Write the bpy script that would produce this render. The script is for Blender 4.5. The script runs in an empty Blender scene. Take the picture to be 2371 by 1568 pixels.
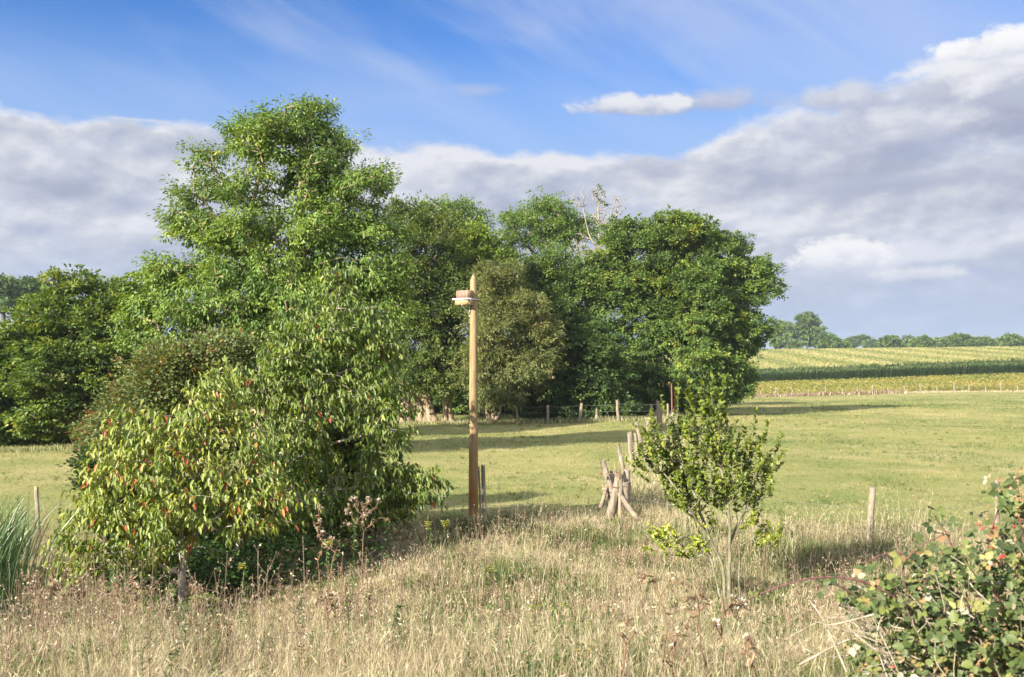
import bpy, math
import numpy as np
from mathutils import Vector

# ------------------------------------------------------------------ camera, sky, sun, exposure
SC = bpy.context.scene
COL = SC.collection
R = math.radians
CAM_H = 3.05
F = 2305.0                      # focal length in the 2371 px wide frame used for measuring
PITCH = math.atan(71.0 / F)
cam_d = bpy.data.cameras.new("camera")
cam_d.sensor_width = 36.0
cam_d.lens = 36.0 * F / 2371.0
cam_d.clip_start = 0.05
cam_d.clip_end = 20000.0
cam_d.dof.use_dof = True
cam_d.dof.focus_distance = 22.0
cam_d.dof.aperture_fstop = 5.6
cam = bpy.data.objects.new("camera", cam_d)
COL.objects.link(cam)
cam.location = (0, 0, CAM_H)
cam.rotation_euler = (math.pi / 2 + PITCH, 0, 0)
SC.camera = cam

SUN_EL = R(24.5)
SUN_DIR = np.array([0.70, 0.714])          # the way the shadows run on the ground (x, y)
SUN_DIR = SUN_DIR / np.linalg.norm(SUN_DIR)
SC.view_settings.view_transform = 'Standard'
SC.view_settings.look = 'None'
SC.view_settings.gamma = 1.0
EXPO = 1.6
SC.view_settings.exposure = EXPO
SC.cycles.max_bounces = 8
SC.cycles.transparent_max_bounces = 4
SC.cycles.volume_bounces = 0
SC.cycles.use_adaptive_sampling = True
SC.cycles.adaptive_threshold = 0.02

sun_d = bpy.data.lights.new("sun", 'SUN')
sun_d.energy = 5.0
sun_d.angle = R(0.55)
sun_d.color = (1.0, 0.90, 0.75)
sun = bpy.data.objects.new("sun", sun_d)
COL.objects.link(sun)
_v = Vector((SUN_DIR[0] * math.cos(SUN_EL), SUN_DIR[1] * math.cos(SUN_EL), -math.sin(SUN_EL)))
sun.rotation_euler = _v.to_track_quat('-Z', 'Y').to_euler()
sun.location = (-20, -20, 40)


class NT:
    """small helper to write node trees"""
    def __init__(self, tree):
        self.t = tree
        self.n = tree.nodes
        self.l = tree.links

    def new(self, kind, **kw):
        nd = self.n.new(kind)
        for k, v in kw.items():
            setattr(nd, k, v)
        return nd

    def link(self, a, b):
        self.l.new(a, b)

    def val(self, sock, v):
        if hasattr(v, 'links') or isinstance(v, bpy.types.NodeSocket):
            self.l.new(v, sock)
        else:
            sock.default_value = v

    def math(self, op, a, b=None, c=None, clamp=False):
        nd = self.new('ShaderNodeMath', operation=op, use_clamp=clamp)
        self.val(nd.inputs[0], a)
        if b is not None:
            self.val(nd.inputs[1], b)
        if c is not None:
            self.val(nd.inputs[2], c)
        return nd.outputs[0]

    def mix(self, fac, a, b, blend='MIX'):
        nd = self.new('ShaderNodeMix', data_type='RGBA', blend_type=blend)
        self.val(nd.inputs[0], fac)
        self.val(nd.inputs[6], a if not isinstance(a, tuple) else (*a[:3], 1))
        self.val(nd.inputs[7], b if not isinstance(b, tuple) else (*b[:3], 1))
        return nd.outputs[2]

    def smooth(self, v, lo, hi, a=0.0, b=1.0):
        nd = self.new('ShaderNodeMapRange', interpolation_type='SMOOTHSTEP')
        self.val(nd.inputs[0], v)
        self.val(nd.inputs[1], lo)
        self.val(nd.inputs[2], hi)
        self.val(nd.inputs[3], a)
        self.val(nd.inputs[4], b)
        return nd.outputs[0]

    def noise(self, vec, scale, detail=4.0, rough=0.55, dist=0.0, out=0):
        nd = self.new('ShaderNodeTexNoise')
        if vec is not None:
            self.l.new(vec, nd.inputs['Vector'])
        nd.inputs['Scale'].default_value = scale
        nd.inputs['Detail'].default_value = detail
        nd.inputs['Roughness'].default_value = rough
        nd.inputs['Distortion'].default_value = dist
        return nd.outputs[out]

    def ramp(self, fac, stops, interp='LINEAR'):
        nd = self.new('ShaderNodeValToRGB')
        cr = nd.color_ramp
        cr.interpolation = interp
        while len(cr.elements) < len(stops):
            cr.elements.new(0.5)
        for e, (p, c) in zip(cr.elements, stops):
            e.position = p
            e.color = (*c, 1) if len(c) == 3 else c
        self.l.new(fac, nd.inputs[0])
        return nd.outputs[0]

    def xyz(self, x, y, z):
        nd = self.new('ShaderNodeCombineXYZ')
        self.val(nd.inputs[0], x)
        self.val(nd.inputs[1], y)
        self.val(nd.inputs[2], z)
        return nd.outputs[0]


def srgb(r, g, b, k=1.0):
    f = lambda c: ((c / 255.0 + 0.055) / 1.055) ** 2.4 if c / 255.0 > 0.04045 else c / 255.0 / 12.92
    return (f(r) * k, f(g) * k, f(b) * k)


def build_world():
    w = bpy.data.worlds.new("World")
    SC.world = w
    w.use_nodes = True
    N = NT(w.node_tree)
    for n in list(N.n):
        N.n.remove(n)
    out = N.new('ShaderNodeOutputWorld')
    bg = N.new('ShaderNodeBackground')
    sky = N.new('ShaderNodeTexSky', sky_type='NISHITA')
    sky.sun_disc = False
    sky.sun_elevation = SUN_EL
    sky.sun_rotation = math.atan2(-SUN_DIR[0], -SUN_DIR[1])
    sky.air_density = 1.0
    sky.dust_density = 0.6
    sky.ozone_density = 2.5
    S = 0.10
    bg.inputs['Strength'].default_value = S
    K = 2.0 ** (-EXPO) / S                    # turns a picture value into a sky value

    tc = N.new('ShaderNodeTexCoord')
    sep = N.new('ShaderNodeSeparateXYZ')
    N.link(tc.outputs['Generated'], sep.inputs[0])
    x, y, z = sep.outputs
    az = N.math('ARCTAN2', x, y)
    hor = N.math('SQRT', N.math('ADD', N.math('MULTIPLY', x, x), N.math('MULTIPLY', y, y)))
    el = N.math('ARCTAN2', z, hor)
    p = N.xyz(az, N.math('MULTIPLY', el, 1.8), 0.37)        # clouds lie flat: stretched sideways
    p3 = N.xyz(az, N.math('MULTIPLY', el, 1.9), 1.9)
    clear = N.new('ShaderNodeHueSaturation')
    clear.inputs['Saturation'].default_value = 1.25
    clear.inputs['Value'].default_value = 0.50
    N.link(sky.outputs[0], clear.inputs['Color'])
    col = N.mix(1.0, clear.outputs[0], (0.62, 0.86, 1.22), 'MULTIPLY')

    # thin high streaks
    ca, sa = math.cos(R(-24)), math.sin(R(-24))
    sx = N.math('ADD', N.math('MULTIPLY', az, ca), N.math('MULTIPLY', el, sa))
    sy = N.math('SUBTRACT', N.math('MULTIPLY', el, ca), N.math('MULTIPLY', az, sa))
    ps = N.xyz(N.math('MULTIPLY', sx, 1.0), N.math('MULTIPLY', sy, 3.6), 0.2)
    st = N.noise(ps, 3.4, 5.0, 0.52, 0.6)
    right_more = N.smooth(az, -0.35, 0.5, -0.04, 0.20)
    st = N.math('ADD', st, right_more)
    cir = N.smooth(st, 0.36, 0.86, 0.0, 0.60)
    col = N.mix(cir, col, srgb(206, 216, 240, K))
    # milky air towards the horizon
    milk = N.smooth(el, 0.36, 0.19, 0.0, 0.86)
    col = N.mix(milk, col, srgb(164, 196, 244, K))

    # the grey bank: everything under a ragged top line
    azn = N.math('MULTIPLY_ADD', az, 1.0 / 1.2, 0.5)         # az -0.6..0.6 -> 0..1
    top = N.ramp(azn, [(0.0, (0.475,) * 3), (0.12, (0.47,) * 3), (0.26, (0.46,) * 3), (0.36, (0.46,) * 3),
                       (0.47, (0.45,) * 3), (0.60, (0.435,) * 3), (0.645, (0.43,) * 3), (0.68, (0.48,) * 3), (0.78, (0.52,) * 3),
                       (0.85, (0.55,) * 3), (0.90, (0.58,) * 3), (1.0, (0.60,) * 3)], 'B_SPLINE')
    topv = N.math('MULTIPLY', top, 0.5)                     # in radians of elevation
    n1 = N.noise(p, 9.0, 8.0, 0.58, 0.2)
    n2 = N.noise(p3, 11.0, 6.0, 0.6, 0.3)
    n1b = N.noise(p, 30.0, 6.0, 0.6, 0.1)
    rag = N.math('ADD', N.math('MULTIPLY', N.math('SUBTRACT', n1, 0.5), 0.060), N.math('MULTIPLY', N.math('SUBTRACT', n1b, 0.5), 0.022))
    dlt = N.math('SUBTRACT', N.math('ADD', topv, rag), el)
    dens = N.smooth(dlt, -0.003, 0.013)
    thin = N.smooth(n2, 0.30, 0.55, 0.86, 1.0)
    dens = N.math('MULTIPLY', dens, thin)
    # inside: mottled, darker undersides, bright tops and edges
    nb = N.noise(p3, 7.0, 7.0, 0.53, 0.15)
    p_up = N.xyz(N.math('SUBTRACT', az, 0.008), N.math('MULTIPLY', N.math('ADD', el, 0.014), 1.9), 1.9)
    nb_up = N.noise(p_up, 7.0, 7.0, 0.53, 0.15)
    relief = N.math('SUBTRACT', nb, nb_up)
    f1 = N.noise(p3, 19.0, 7.0, 0.58, 0.1)
    p_up2 = N.xyz(N.math('SUBTRACT', az, 0.004), N.math('MULTIPLY', N.math('ADD', el, 0.006), 1.9), 1.9)
    f2 = N.noise(p_up2, 19.0, 7.0, 0.58, 0.1)
    relief = N.math('ADD', relief, N.math('MULTIPLY', N.math('SUBTRACT', f1, f2), 0.32))
    shade = N.math('ADD', N.math('MULTIPLY', nb, 0.75), N.math('MULTIPLY', relief, 1.3))
    grey_r = N.smooth(az, 0.10, 0.45, 0.06, 0.05)
    shade = N.smooth(N.math('ADD', shade, grey_r), 0.08, 0.72)
    rim = N.smooth(dlt, 0.030, 0.004, 0.0, 0.42)
    shade = N.math('ADD', shade, rim, clamp=True)
    ccol = N.ramp(shade, [(0.0, srgb(168, 176, 199)), (0.35, srgb(186, 193, 211)), (0.7, srgb(205, 210, 222)), (1.0, srgb(230, 232, 239))])
    kk = N.new('ShaderNodeVectorMath', operation='SCALE')
    N.link(ccol, kk.inputs[0])
    kk.inputs[3].default_value = K
    ccol = kk.outputs[0]
    low = N.smooth(el, 0.15, 0.02, 0.0, 0.88)
    ccol = N.mix(low, ccol, srgb(176, 194, 222, K))
    col = N.mix(dens, col, ccol)

    # separate clouds: (az, el, half width, half height, white, grey underside)
    def blob(col, X, Y, rx, ry, cw, cg, hard=0.35, amp=1.0, seed=0.0, base=None):
        a0, e0 = math.atan((X - 1185.5) / F), math.atan((855.0 - Y) / F)
        rx, ry = rx / F, ry / F
        q = N.xyz(az, N.math('MULTIPLY', el, 1.5), seed)
        nz = N.noise(q, 20.0, 9.0, 0.63, 0.12)
        dx = N.math('MULTIPLY', N.math('SUBTRACT', az, a0), 1.0 / rx)
        dy = N.math('MULTIPLY', N.math('SUBTRACT', el, e0), 1.0 / ry)
        if base is not None:                       # a flat base: stretch downwards distances
            dn = N.math('MULTIPLY', N.math('MINIMUM', dy, 0.0), base)
            dy = N.math('ADD', dy, dn)
        rr = N.math('SQRT', N.math('ADD', N.math('MULTIPLY', dx, dx), N.math('MULTIPLY', dy, dy)))
        f = N.math('ADD', N.math('SUBTRACT', 1.0, rr), N.math('MULTIPLY', N.math('SUBTRACT', nz, 0.5), 2.2 * amp))
        m = N.smooth(f, 0.0, hard)
        lit = N.math('ADD', N.math('MULTIPLY', dy, 0.45), N.math('MULTIPLY', N.math('SUBTRACT', nz, 0.45), 1.6))
        c = N.mix(N.smooth(lit, -0.45, 0.35), srgb(*cg, K), srgb(*cw, K))
        return N.mix(m, col, c)

    col = blob(col, 2360, 320, 190, 75, (182, 189, 209), (146, 153, 182), 0.9, 0.9, 3.1)
    col = blob(col, 2080, 320, 260, 50, (222, 225, 234), (180, 187, 208), 0.9, 0.9, 12.7)
    col = blob(col, 2280, 235, 180, 60, (236, 238, 243), (170, 178, 202), 0.6, 0.9, 7.7)
    col = blob(col, 2350, 180, 160, 42, (250, 250, 252), (214, 219, 231), 0.35, 0.9, 5.3, 0.6)
    col = blob(col, 1960, 250, 150, 36, (212, 217, 230), (168, 177, 203), 0.7, 0.9, 15.7)
    col = blob(col, 1640, 245, 230, 36, (196, 204, 224), (164, 176, 208), 0.9, 0.9, 8.4)
    col = blob(col, 1460, 245, 150, 34, (232, 234, 241), (168, 178, 206), 0.45, 1.0, 2.2, 0.4)
    col = blob(col, 1110, 205, 80, 22, (184, 198, 230), (166, 182, 222), 1.2, 1.0, 4.4)
    col = blob(col, 300, 312, 90, 7, (228, 231, 240), (205, 211, 228), 0.9, 0.9, 1.4)
    col = blob(col, 2080, 455, 420, 40, (178, 186, 208), (156, 165, 193), 1.2, 0.9, 9.9)
    col = blob(col, 2120, 655, 170, 28, (222, 226, 235), (190, 200, 221), 0.6, 0.9, 6.6, 0.5)
    col = blob(col, 1960, 615, 125, 58, (243, 244, 247), (194, 203, 222), 0.30, 0.85, 6.1, 0.9)
    col = blob(col, 1740, 540, 60, 18, (222, 226, 236), (190, 198, 218), 0.8, 0.9, 6.9, 0.6)
    # broken bright cloud added out of view, overhead and behind, for fill light
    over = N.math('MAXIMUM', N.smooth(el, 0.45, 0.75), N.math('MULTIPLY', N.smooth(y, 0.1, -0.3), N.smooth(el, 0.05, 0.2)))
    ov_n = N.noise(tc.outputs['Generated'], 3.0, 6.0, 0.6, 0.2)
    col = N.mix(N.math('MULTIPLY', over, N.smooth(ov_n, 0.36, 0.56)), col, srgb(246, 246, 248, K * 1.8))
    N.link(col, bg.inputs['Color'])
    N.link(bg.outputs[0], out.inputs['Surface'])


build_world()

# ------------------------------------------------------------------ helpers
CP, SP = math.cos(PITCH), math.sin(PITCH)


def P(X, Y, d):
    """world point seen at pixel (X, Y) of the 2371x1568 frame, d metres in front"""
    u, v = (X - 1185.5) / F, (784.0 - Y) / F
    ry = CP - v * SP
    rz = SP + v * CP
    t = d / ry
    return np.array([u * t, d, CAM_H + rz * t])


def s01(t):
    t = np.clip(t, 0, 1)
    return t * t * (3 - 2 * t)


def _hash(ix, iy, seed):
    h = (ix.astype(np.int64) * 374761393 + iy.astype(np.int64) * 668265263 + seed * 974634777) & 0xFFFFFFFF
    h = ((h ^ (h >> 13)) * 1274126177) & 0xFFFFFFFF
    return ((h ^ (h >> 16)) & 0xFFFF) / 65535.0


def vnoise(x, y, seed=0):
    x = np.asarray(x, float)
    y = np.asarray(y, float)
    ix, iy = np.floor(x), np.floor(y)
    fx, fy = x - ix, y - iy
    fx, fy = fx * fx * (3 - 2 * fx), fy * fy * (3 - 2 * fy)
    a, b = _hash(ix, iy, seed), _hash(ix + 1, iy, seed)
    c, d = _hash(ix, iy + 1, seed), _hash(ix + 1, iy + 1, seed)
    return (a * (1 - fx) + b * fx) * (1 - fy) + (c * (1 - fx) + d * fx) * fy


def fbm(x, y, seed=0, o=4):
    s, a, f = 0.0, 0.5, 1.0
    for i in range(o):
        s = s + a * vnoise(np.asarray(x) * f, np.asarray(y) * f, seed + i * 17)
        a *= 0.5
        f *= 2.03
    return s / (1 - 0.5 ** o)


def ground(x, y):
    x = np.asarray(x, float)
    y = np.asarray(y, float)
    near = np.interp(y, [-50, 0, 3, 4.6, 6, 7, 8, 9.5, 11.5, 14], [1.7, 1.55, 1.45, 1.3, 1.0, 0.75, 0.55, 0.25, 0.05, 0.0])
    bumps = (fbm(x * 0.7, y * 0.7, 5) - 0.5) * 0.32 * s01((24 - y) / 8) + (fbm(x * 0.08, y * 0.08, 9) - 0.5) * 0.5 * s01((y - 18) / 30) * s01((190 - y) / 60)
    ditch = -0.52 * np.exp(-((x + 5.2 + 0.35 * (y - 14)) / 2.6) ** 2) * s01((y - 10.2) / 2.5) * s01((23 - y) / 5)
    dl = np.interp(y, [0, 60, 110, 150, 188, 215, 330, 420, 600, 1500, 9000], [0, 0, -0.6, -1.05, 0.15, 1.3, 9.5, 9.4, 4, -20, -40])
    dr = np.interp(y, [0, 60, 110, 150, 188, 215, 330, 420, 600, 1500, 9000], [0, 0, -0.3, -0.2, 1.95, 3.7, 10.5, 10.2, 4, -20, -40])
    u = x / np.maximum(y, 1.0)
    k = np.clip((u - 0.24) / 0.275, -0.4, 1.2)
    far = dl * (1 - k) + dr * k
    far = np.where(y > 0, far, 0)
    lhill = 9.0 * s01((-u - 0.25) / 0.2) * s01((y - 70) / 90)
    return near + bumps + ditch + far + lhill


def tag(o, label=None, cat=None, group=None, kind=None):
    if label:
        o["label"] = label
    if cat:
        o["category"] = cat
    if group:
        o["group"] = group
    if kind:
        o["kind"] = kind
    return o


def link(o, parent=None):
    COL.objects.link(o)
    if parent is not None:
        o.parent = parent
    return o


def empty(name, loc, label, cat, group=None):
    o = bpy.data.objects.new(name, None)
    o.empty_display_size = 0.2
    o.location = [float(c) for c in loc]
    link(o)
    return tag(o, label, cat, group)


def npmesh(name, V, faces, mat, parent=None, tint=None, smooth=False, origin=None):
    """V (n,3); faces: list of int arrays, each (m,k)"""
    V = np.asarray(V, np.float32)
    if origin is None and parent is not None:
        origin = np.array(parent.location)
    if origin is not None:
        V = V - np.asarray(origin, np.float32)
    me = bpy.data.meshes.new(name)
    me.vertices.add(len(V))
    me.vertices.foreach_set("co", V.ravel())
    li = np.concatenate([np.asarray(f, np.int32).ravel() for f in faces])
    tot = np.concatenate([np.full(len(f), np.asarray(f).shape[1], np.int32) for f in faces])
    st = np.concatenate([[0], np.cumsum(tot)[:-1]]).astype(np.int32)
    me.loops.add(len(li))
    me.loops.foreach_set("vertex_index", li)
    me.polygons.add(len(tot))
    me.polygons.foreach_set("loop_start", st)
    me.polygons.foreach_set("loop_total", tot)
    if smooth:
        me.polygons.foreach_set("use_smooth", np.ones(len(tot), bool))
    if tint is not None:
        a = me.attributes.new("tint", 'FLOAT', 'POINT')
        a.data.foreach_set("value", np.asarray(tint, np.float32))
    me.update(calc_edges=True)
    me.materials.append(mat)
    o = bpy.data.objects.new(name, me)
    if parent is None and origin is not None:
        o.location = [float(c) for c in origin]
    return link(o, parent)


def unit(a):
    return a / np.maximum(np.linalg.norm(a, axis=-1, keepdims=True), 1e-9)


class Geo:
    """collects shapes into one mesh"""
    def __init__(self):
        self.V, self.F, self.T, self.n = [], {}, [], 0

    def add(self, V, faces, tint=0.5):
        V = np.asarray(V, float).reshape(-1, 3)
        self.V.append(V)
        t = np.asarray(tint, float)
        self.T.append(np.broadcast_to(t, (len(V),)) if t.ndim == 0 else t)
        for f in faces:
            f = np.asarray(f, int)
            self.F.setdefault(f.shape[1], []).append(f + self.n)
        self.n += len(V)

    def build(self, name, mat, parent=None, smooth=False, origin=None):
        return npmesh(name, np.concatenate(self.V), [np.concatenate(v) for v in self.F.values()], mat, parent,
                      np.concatenate(self.T), smooth, origin)

    # frustums between A and B (arrays), radii ra rb
    def tubes(self, A, B, ra, rb, k=5, tint=0.5):
        A, B = np.atleast_2d(A).astype(float), np.atleast_2d(B).astype(float)
        ra, rb = np.atleast_1d(ra).astype(float), np.atleast_1d(rb).astype(float)
        m = len(A)
        ra, rb = np.broadcast_to(ra, (m,)), np.broadcast_to(rb, (m,))
        d = unit(B - A)
        h = np.where(np.abs(d[:, 2:3]) > 0.9, np.array([[1., 0, 0]]), np.array([[0, 0, 1.]]))
        e1 = unit(np.cross(d, h))
        e2 = np.cross(d, e1)
        an = np.arange(k) * 2 * np.pi / k
        ring = e1[:, None] * np.cos(an)[None, :, None] + e2[:, None] * np.sin(an)[None, :, None]
        VA = A[:, None] + ring * ra[:, None, None]
        VB = B[:, None] + ring * rb[:, None, None]
        V = np.concatenate([VA, VB], 1).reshape(-1, 3)
        i = np.arange(k)
        j = (i + 1) % k
        q = np.stack([i, j, j + k, i + k], 1)
        Fq = (q[None] + (np.arange(m) * 2 * k)[:, None, None]).reshape(-1, 4)
        tt = np.asarray(tint, float)
        self.add(V, [Fq], tt if tt.ndim == 0 else np.repeat(tt, 2 * k))

    # one connected tube through points with radii, closed ends
    def pipe(self, pts, rad, k=8, tint=0.5, wob=0.0, rng=None, cap=True, flat=1.0):
        pts = np.asarray(pts, float)
        n = len(pts)
        rad = np.broadcast_to(np.asarray(rad, float), (n,))
        d = unit(np.gradient(pts, axis=0))
        e1 = unit(np.cross(d, np.array([0.13, 0.97, 0.2])))
        e2 = np.cross(d, e1)
        an = np.arange(k) * 2 * np.pi / k
        prof = np.ones(k)
        if wob and rng is not None:
            prof = 1 + rng.normal(0, wob, k)
        rr = rad[:, None] * prof[None]
        if wob and rng is not None:
            rr = rr * (1 + rng.normal(0, wob * 0.35, (n, k)))
        V = pts[:, None] + e1[:, None] * (np.cos(an)[None] * rr)[..., None] + e2[:, None] * (np.sin(an)[None] * rr * flat)[..., None]
        i = np.arange(k)
        j = (i + 1) % k
        q = np.stack([i, j, j + k, i + k], 1)
        Fq = np.concatenate([q + a * k for a in range(n - 1)])
        fs = [Fq]
        self.add(V.reshape(-1, 3), fs, tint)
        if cap:
            self.add(V[-1], [np.arange(k)[None]], tint)
            self.add(V[0][::-1], [np.arange(k)[None]], tint)

    # leaves: base point, direction, normal, length, width
    def leaves(self, B, D, Nn, L, W, tint, fold=0.25, kind=4):
        m = len(B)
        D = unit(D)
        S = unit(np.cross(D, Nn))
        Nn = np.cross(S, D)
        L = np.broadcast_to(L, (m,))[:, None]
        W = np.broadcast_to(W, (m,))[:, None]
        if kind == 4:
            mid = B + D * L * 0.45
            V = np.stack([B, mid + S * W * 0.5 + Nn * W * fold, B + D * L, mid - S * W * 0.5 + Nn * W * fold], 1)
            f = np.array([[0, 1, 2], [0, 2, 3]])
            k = 4
        else:                                     # curled leaf with shoulders and a folded midrib
            m1 = B + D * L * 0.5 - Nn * L * 0.02
            tip = B + D * L - Nn * L * 0.16
            a, b = B + D * L * 0.25, B + D * L * 0.66 - Nn * L * 0.05
            V = np.stack([B, a + S * W * 0.42 + Nn * W * fold, b + S * W * 0.40 + Nn * W * fold, tip,
                          b - S * W * 0.40 + Nn * W * fold, a - S * W * 0.42 + Nn * W * fold, m1], 1)
            f = np.array([[0, 1, 6], [1, 2, 6], [2, 3, 6], [3, 4, 6], [4, 5, 6], [5, 0, 6]])
            k = 7
        Ft = (f[None] + (np.arange(m) * k)[:, None, None]).reshape(-1, 3)
        self.add(V.reshape(-1, 3), [Ft], np.repeat(np.broadcast_to(tint, (m,)), k))

    # grass blades: bent strips
    def blades(self, B, H, W, lean, rng, tint, bend=0.6):
        m = len(B)
        H = np.broadcast_to(H, (m,))
        W = np.broadcast_to(W, (m,))
        a = rng.uniform(0, 2 * np.pi, m)
        S = np.stack([np.cos(a), np.sin(a), np.zeros(m)], 1) * (W * 0.5)[:, None]
        lean = np.asarray(lean)
        up = np.array([0, 0, 1.0])
        m1 = B + up * (H * 0.55)[:, None] + lean * (H * 0.28)[:, None]
        tp = B + up * (H * (1.0 - bend * 0.25 * np.linalg.norm(lean, axis=1)))[:, None] + lean * (H * (0.28 + bend))[:, None]
        V = np.stack([B - S, B + S, m1 + S * 0.8, m1 - S * 0.8, tp], 1).reshape(-1, 3)
        o = (np.arange(m) * 5)[:, None]
        self.add(V, [np.array([[0, 1, 2, 3]]) + o, np.array([[3, 2, 4]]) + o], np.repeat(np.broadcast_to(tint, (m,)), 5))

    def box(self, c, ax, half, tint=0.5):
        c = np.asarray(c, float)
        ax = np.asarray(ax, float)
        s = np.array([[-1, -1, -1], [1, -1, -1], [1, 1, -1], [-1, 1, -1], [-1, -1, 1], [1, -1, 1], [1, 1, 1], [-1, 1, 1]])
        V = c + (s * np.asarray(half)) @ ax
        self.add(V, [np.array([[0, 3, 2, 1], [4, 5, 6, 7], [0, 1, 5, 4], [1, 2, 6, 5], [2, 3, 7, 6], [3, 0, 4, 7]])], tint)

    def blobs(self, C, r, tint=0.5, sq=1.0):
        """small faceted balls (octahedron split once)"""
        C = np.atleast_2d(C)
        t = (1 + 5 ** 0.5) / 2
        iv = unit(np.array([[-1, t, 0], [1, t, 0], [-1, -t, 0], [1, -t, 0], [0, -1, t], [0, 1, t], [0, -1, -t], [0, 1, -t], [t, 0, -1], [t, 0, 1], [-t, 0, -1], [-t, 0, 1]]))
        f = np.array([[0, 11, 5], [0, 5, 1], [0, 1, 7], [0, 7, 10], [0, 10, 11], [1, 5, 9], [5, 11, 4], [11, 10, 2], [10, 7, 6], [7, 1, 8],
                      [3, 9, 4], [3, 4, 2], [3, 2, 6], [3, 6, 8], [3, 8, 9], [4, 9, 5], [2, 4, 11], [6, 2, 10], [8, 6, 7], [9, 8, 1]])
        m = len(C)
        r = np.broadcast_to(r, (m,))
        V = C[:, None] + iv[None] * r[:, None, None] * np.array([1, 1, sq])
        self.add(V.reshape(-1, 3), [(f[None] + (np.arange(m) * 12)[:, None, None]).reshape(-1, 3)], np.repeat(np.broadcast_to(tint, (m,)), 12))


# ------------------------------------------------------------------ materials
def new_mat(name):
    m = bpy.data.materials.new(name)
    m.use_nodes = True
    N = NT(m.node_tree)
    for n in list(N.n):
        N.n.remove(n)
    out = N.new('ShaderNodeOutputMaterial')
    return m, N, out


def leaf_mat(name, stops, trans=0.32, rough=0.5, spec=0.35, tcol=(1.25, 1.15, 0.45)):
    m, N, out = new_mat(name)
    at = N.new('ShaderNodeAttribute', attribute_name='tint')
    col = N.ramp(at.outputs['Fac'], stops)
    pb = N.new('ShaderNodeBsdfPrincipled')
    N.link(col, pb.inputs['Base Color'])
    pb.inputs['Roughness'].default_value = rough
    pb.inputs['Specular IOR Level'].default_value = spec
    if trans > 0:
        tr = N.new('ShaderNodeBsdfTranslucent')
        N.link(N.mix(1.0, col, tcol, 'MULTIPLY'), tr.inputs['Color'])
        mx = N.new('ShaderNodeMixShader')
        mx.inputs[0].default_value = trans
        N.link(pb.outputs[0], mx.inputs[1])
        N.link(tr.outputs[0], mx.inputs[2])
        N.link(mx.outputs[0], out.inputs['Surface'])
    else:
        N.link(pb.outputs[0], out.inputs['Surface'])
    return m


def bark_mat(name, c0, c1, scale=9.0, stretch=0.25, rough=0.9, c2=None, bump=0.4):
    m, N, out = new_mat(name)
    tc = N.new('ShaderNodeTexCoord')
    mp = N.new('ShaderNodeMapping')
    mp.inputs['Scale'].default_value = (1, 1, stretch)
    N.link(tc.outputs['Object'], mp.inputs[0])
    nz = N.noise(mp.outputs[0], scale, 6.0, 0.65, 0.4)
    col = N.mix(N.smooth(nz, 0.3, 0.7), c0, c1)
    if c2:
        nb = N.noise(tc.outputs['Object'], scale * 0.35, 4.0, 0.6)
        col = N.mix(N.smooth(nb, 0.52, 0.7), col, c2)
    pb = N.new('ShaderNodeBsdfPrincipled')
    N.link(col, pb.inputs['Base Color'])
    pb.inputs['Roughness'].default_value = rough
    pb.inputs['Specular IOR Level'].default_value = 0.2
    bp = N.new('ShaderNodeBump')
    bp.inputs['Strength'].default_value = bump
    bp.inputs['Distance'].default_value = 0.02
    N.link(nz, bp.inputs['Height'])
    N.link(bp.outputs[0], pb.inputs['Normal'])
    N.link(pb.outputs[0], out.inputs['Surface'])
    return m


def plain_mat(name, c, rough=0.5, metal=0.0, c2=None, scale=20.0):
    m, N, out = new_mat(name)
    pb = N.new('ShaderNodeBsdfPrincipled')
    tc = N.new('ShaderNodeTexCoord')
    nz = N.noise(tc.outputs['Object'], scale, 5.0, 0.6)
    N.link(N.mix(N.smooth(nz, 0.35, 0.65), c, c2 or tuple(k * 0.75 for k in c)), pb.inputs['Base Color'])
    pb.inputs['Roughness'].default_value = rough
    pb.inputs['Metallic'].default_value = metal
    N.link(pb.outputs[0], out.inputs['Surface'])
    return m


G = lambda *a: [(p, c) for p, c in a]
M = {}
M['ash'] = leaf_mat('ash leaves', G((0, (0.067, 0.124, 0.034)), (.45, (0.127, 0.216, 0.044)), (.8, (0.208, 0.295, 0.049)), (1, (0.297, 0.354, 0.070))))
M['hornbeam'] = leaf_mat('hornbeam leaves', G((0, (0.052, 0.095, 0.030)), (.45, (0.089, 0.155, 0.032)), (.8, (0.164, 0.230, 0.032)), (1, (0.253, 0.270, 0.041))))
M['maple'] = leaf_mat('maple leaves', G((0, (0.049, 0.086, 0.022)), (.5, (0.085, 0.132, 0.024)), (.85, (0.149, 0.185, 0.030)), (1, (0.227, 0.225, 0.041))))
M['lime'] = leaf_mat('bright leaves', G((0, (0.095, 0.162, 0.027)), (.5, (0.149, 0.230, 0.030)), (1, (0.243, 0.297, 0.041))))
M['oak'] = leaf_mat('oak leaves', G((0, (0.051, 0.096, 0.033)), (.45, (0.091, 0.161, 0.039)), (.8, (0.161, 0.237, 0.045)), (1, (0.278, 0.308, 0.047))))
M['willow'] = leaf_mat('willow leaves', G((0, (.085, .115, .036)), (.5, (.145, .175, .055)), (.85, (.22, .24, .08)), (1, (.25, .19, .07))))
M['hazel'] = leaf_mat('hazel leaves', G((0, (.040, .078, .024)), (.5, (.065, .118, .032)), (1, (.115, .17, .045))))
M['hawthorn'] = leaf_mat('hawthorn leaves', G((0, (0.041, 0.078, 0.027)), (.6, (0.074, 0.121, 0.034)), (.86, (0.108, 0.149, 0.041)), (.93, (0.216, 0.095, 0.041)), (1, (0.270, 0.068, 0.041))))
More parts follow.
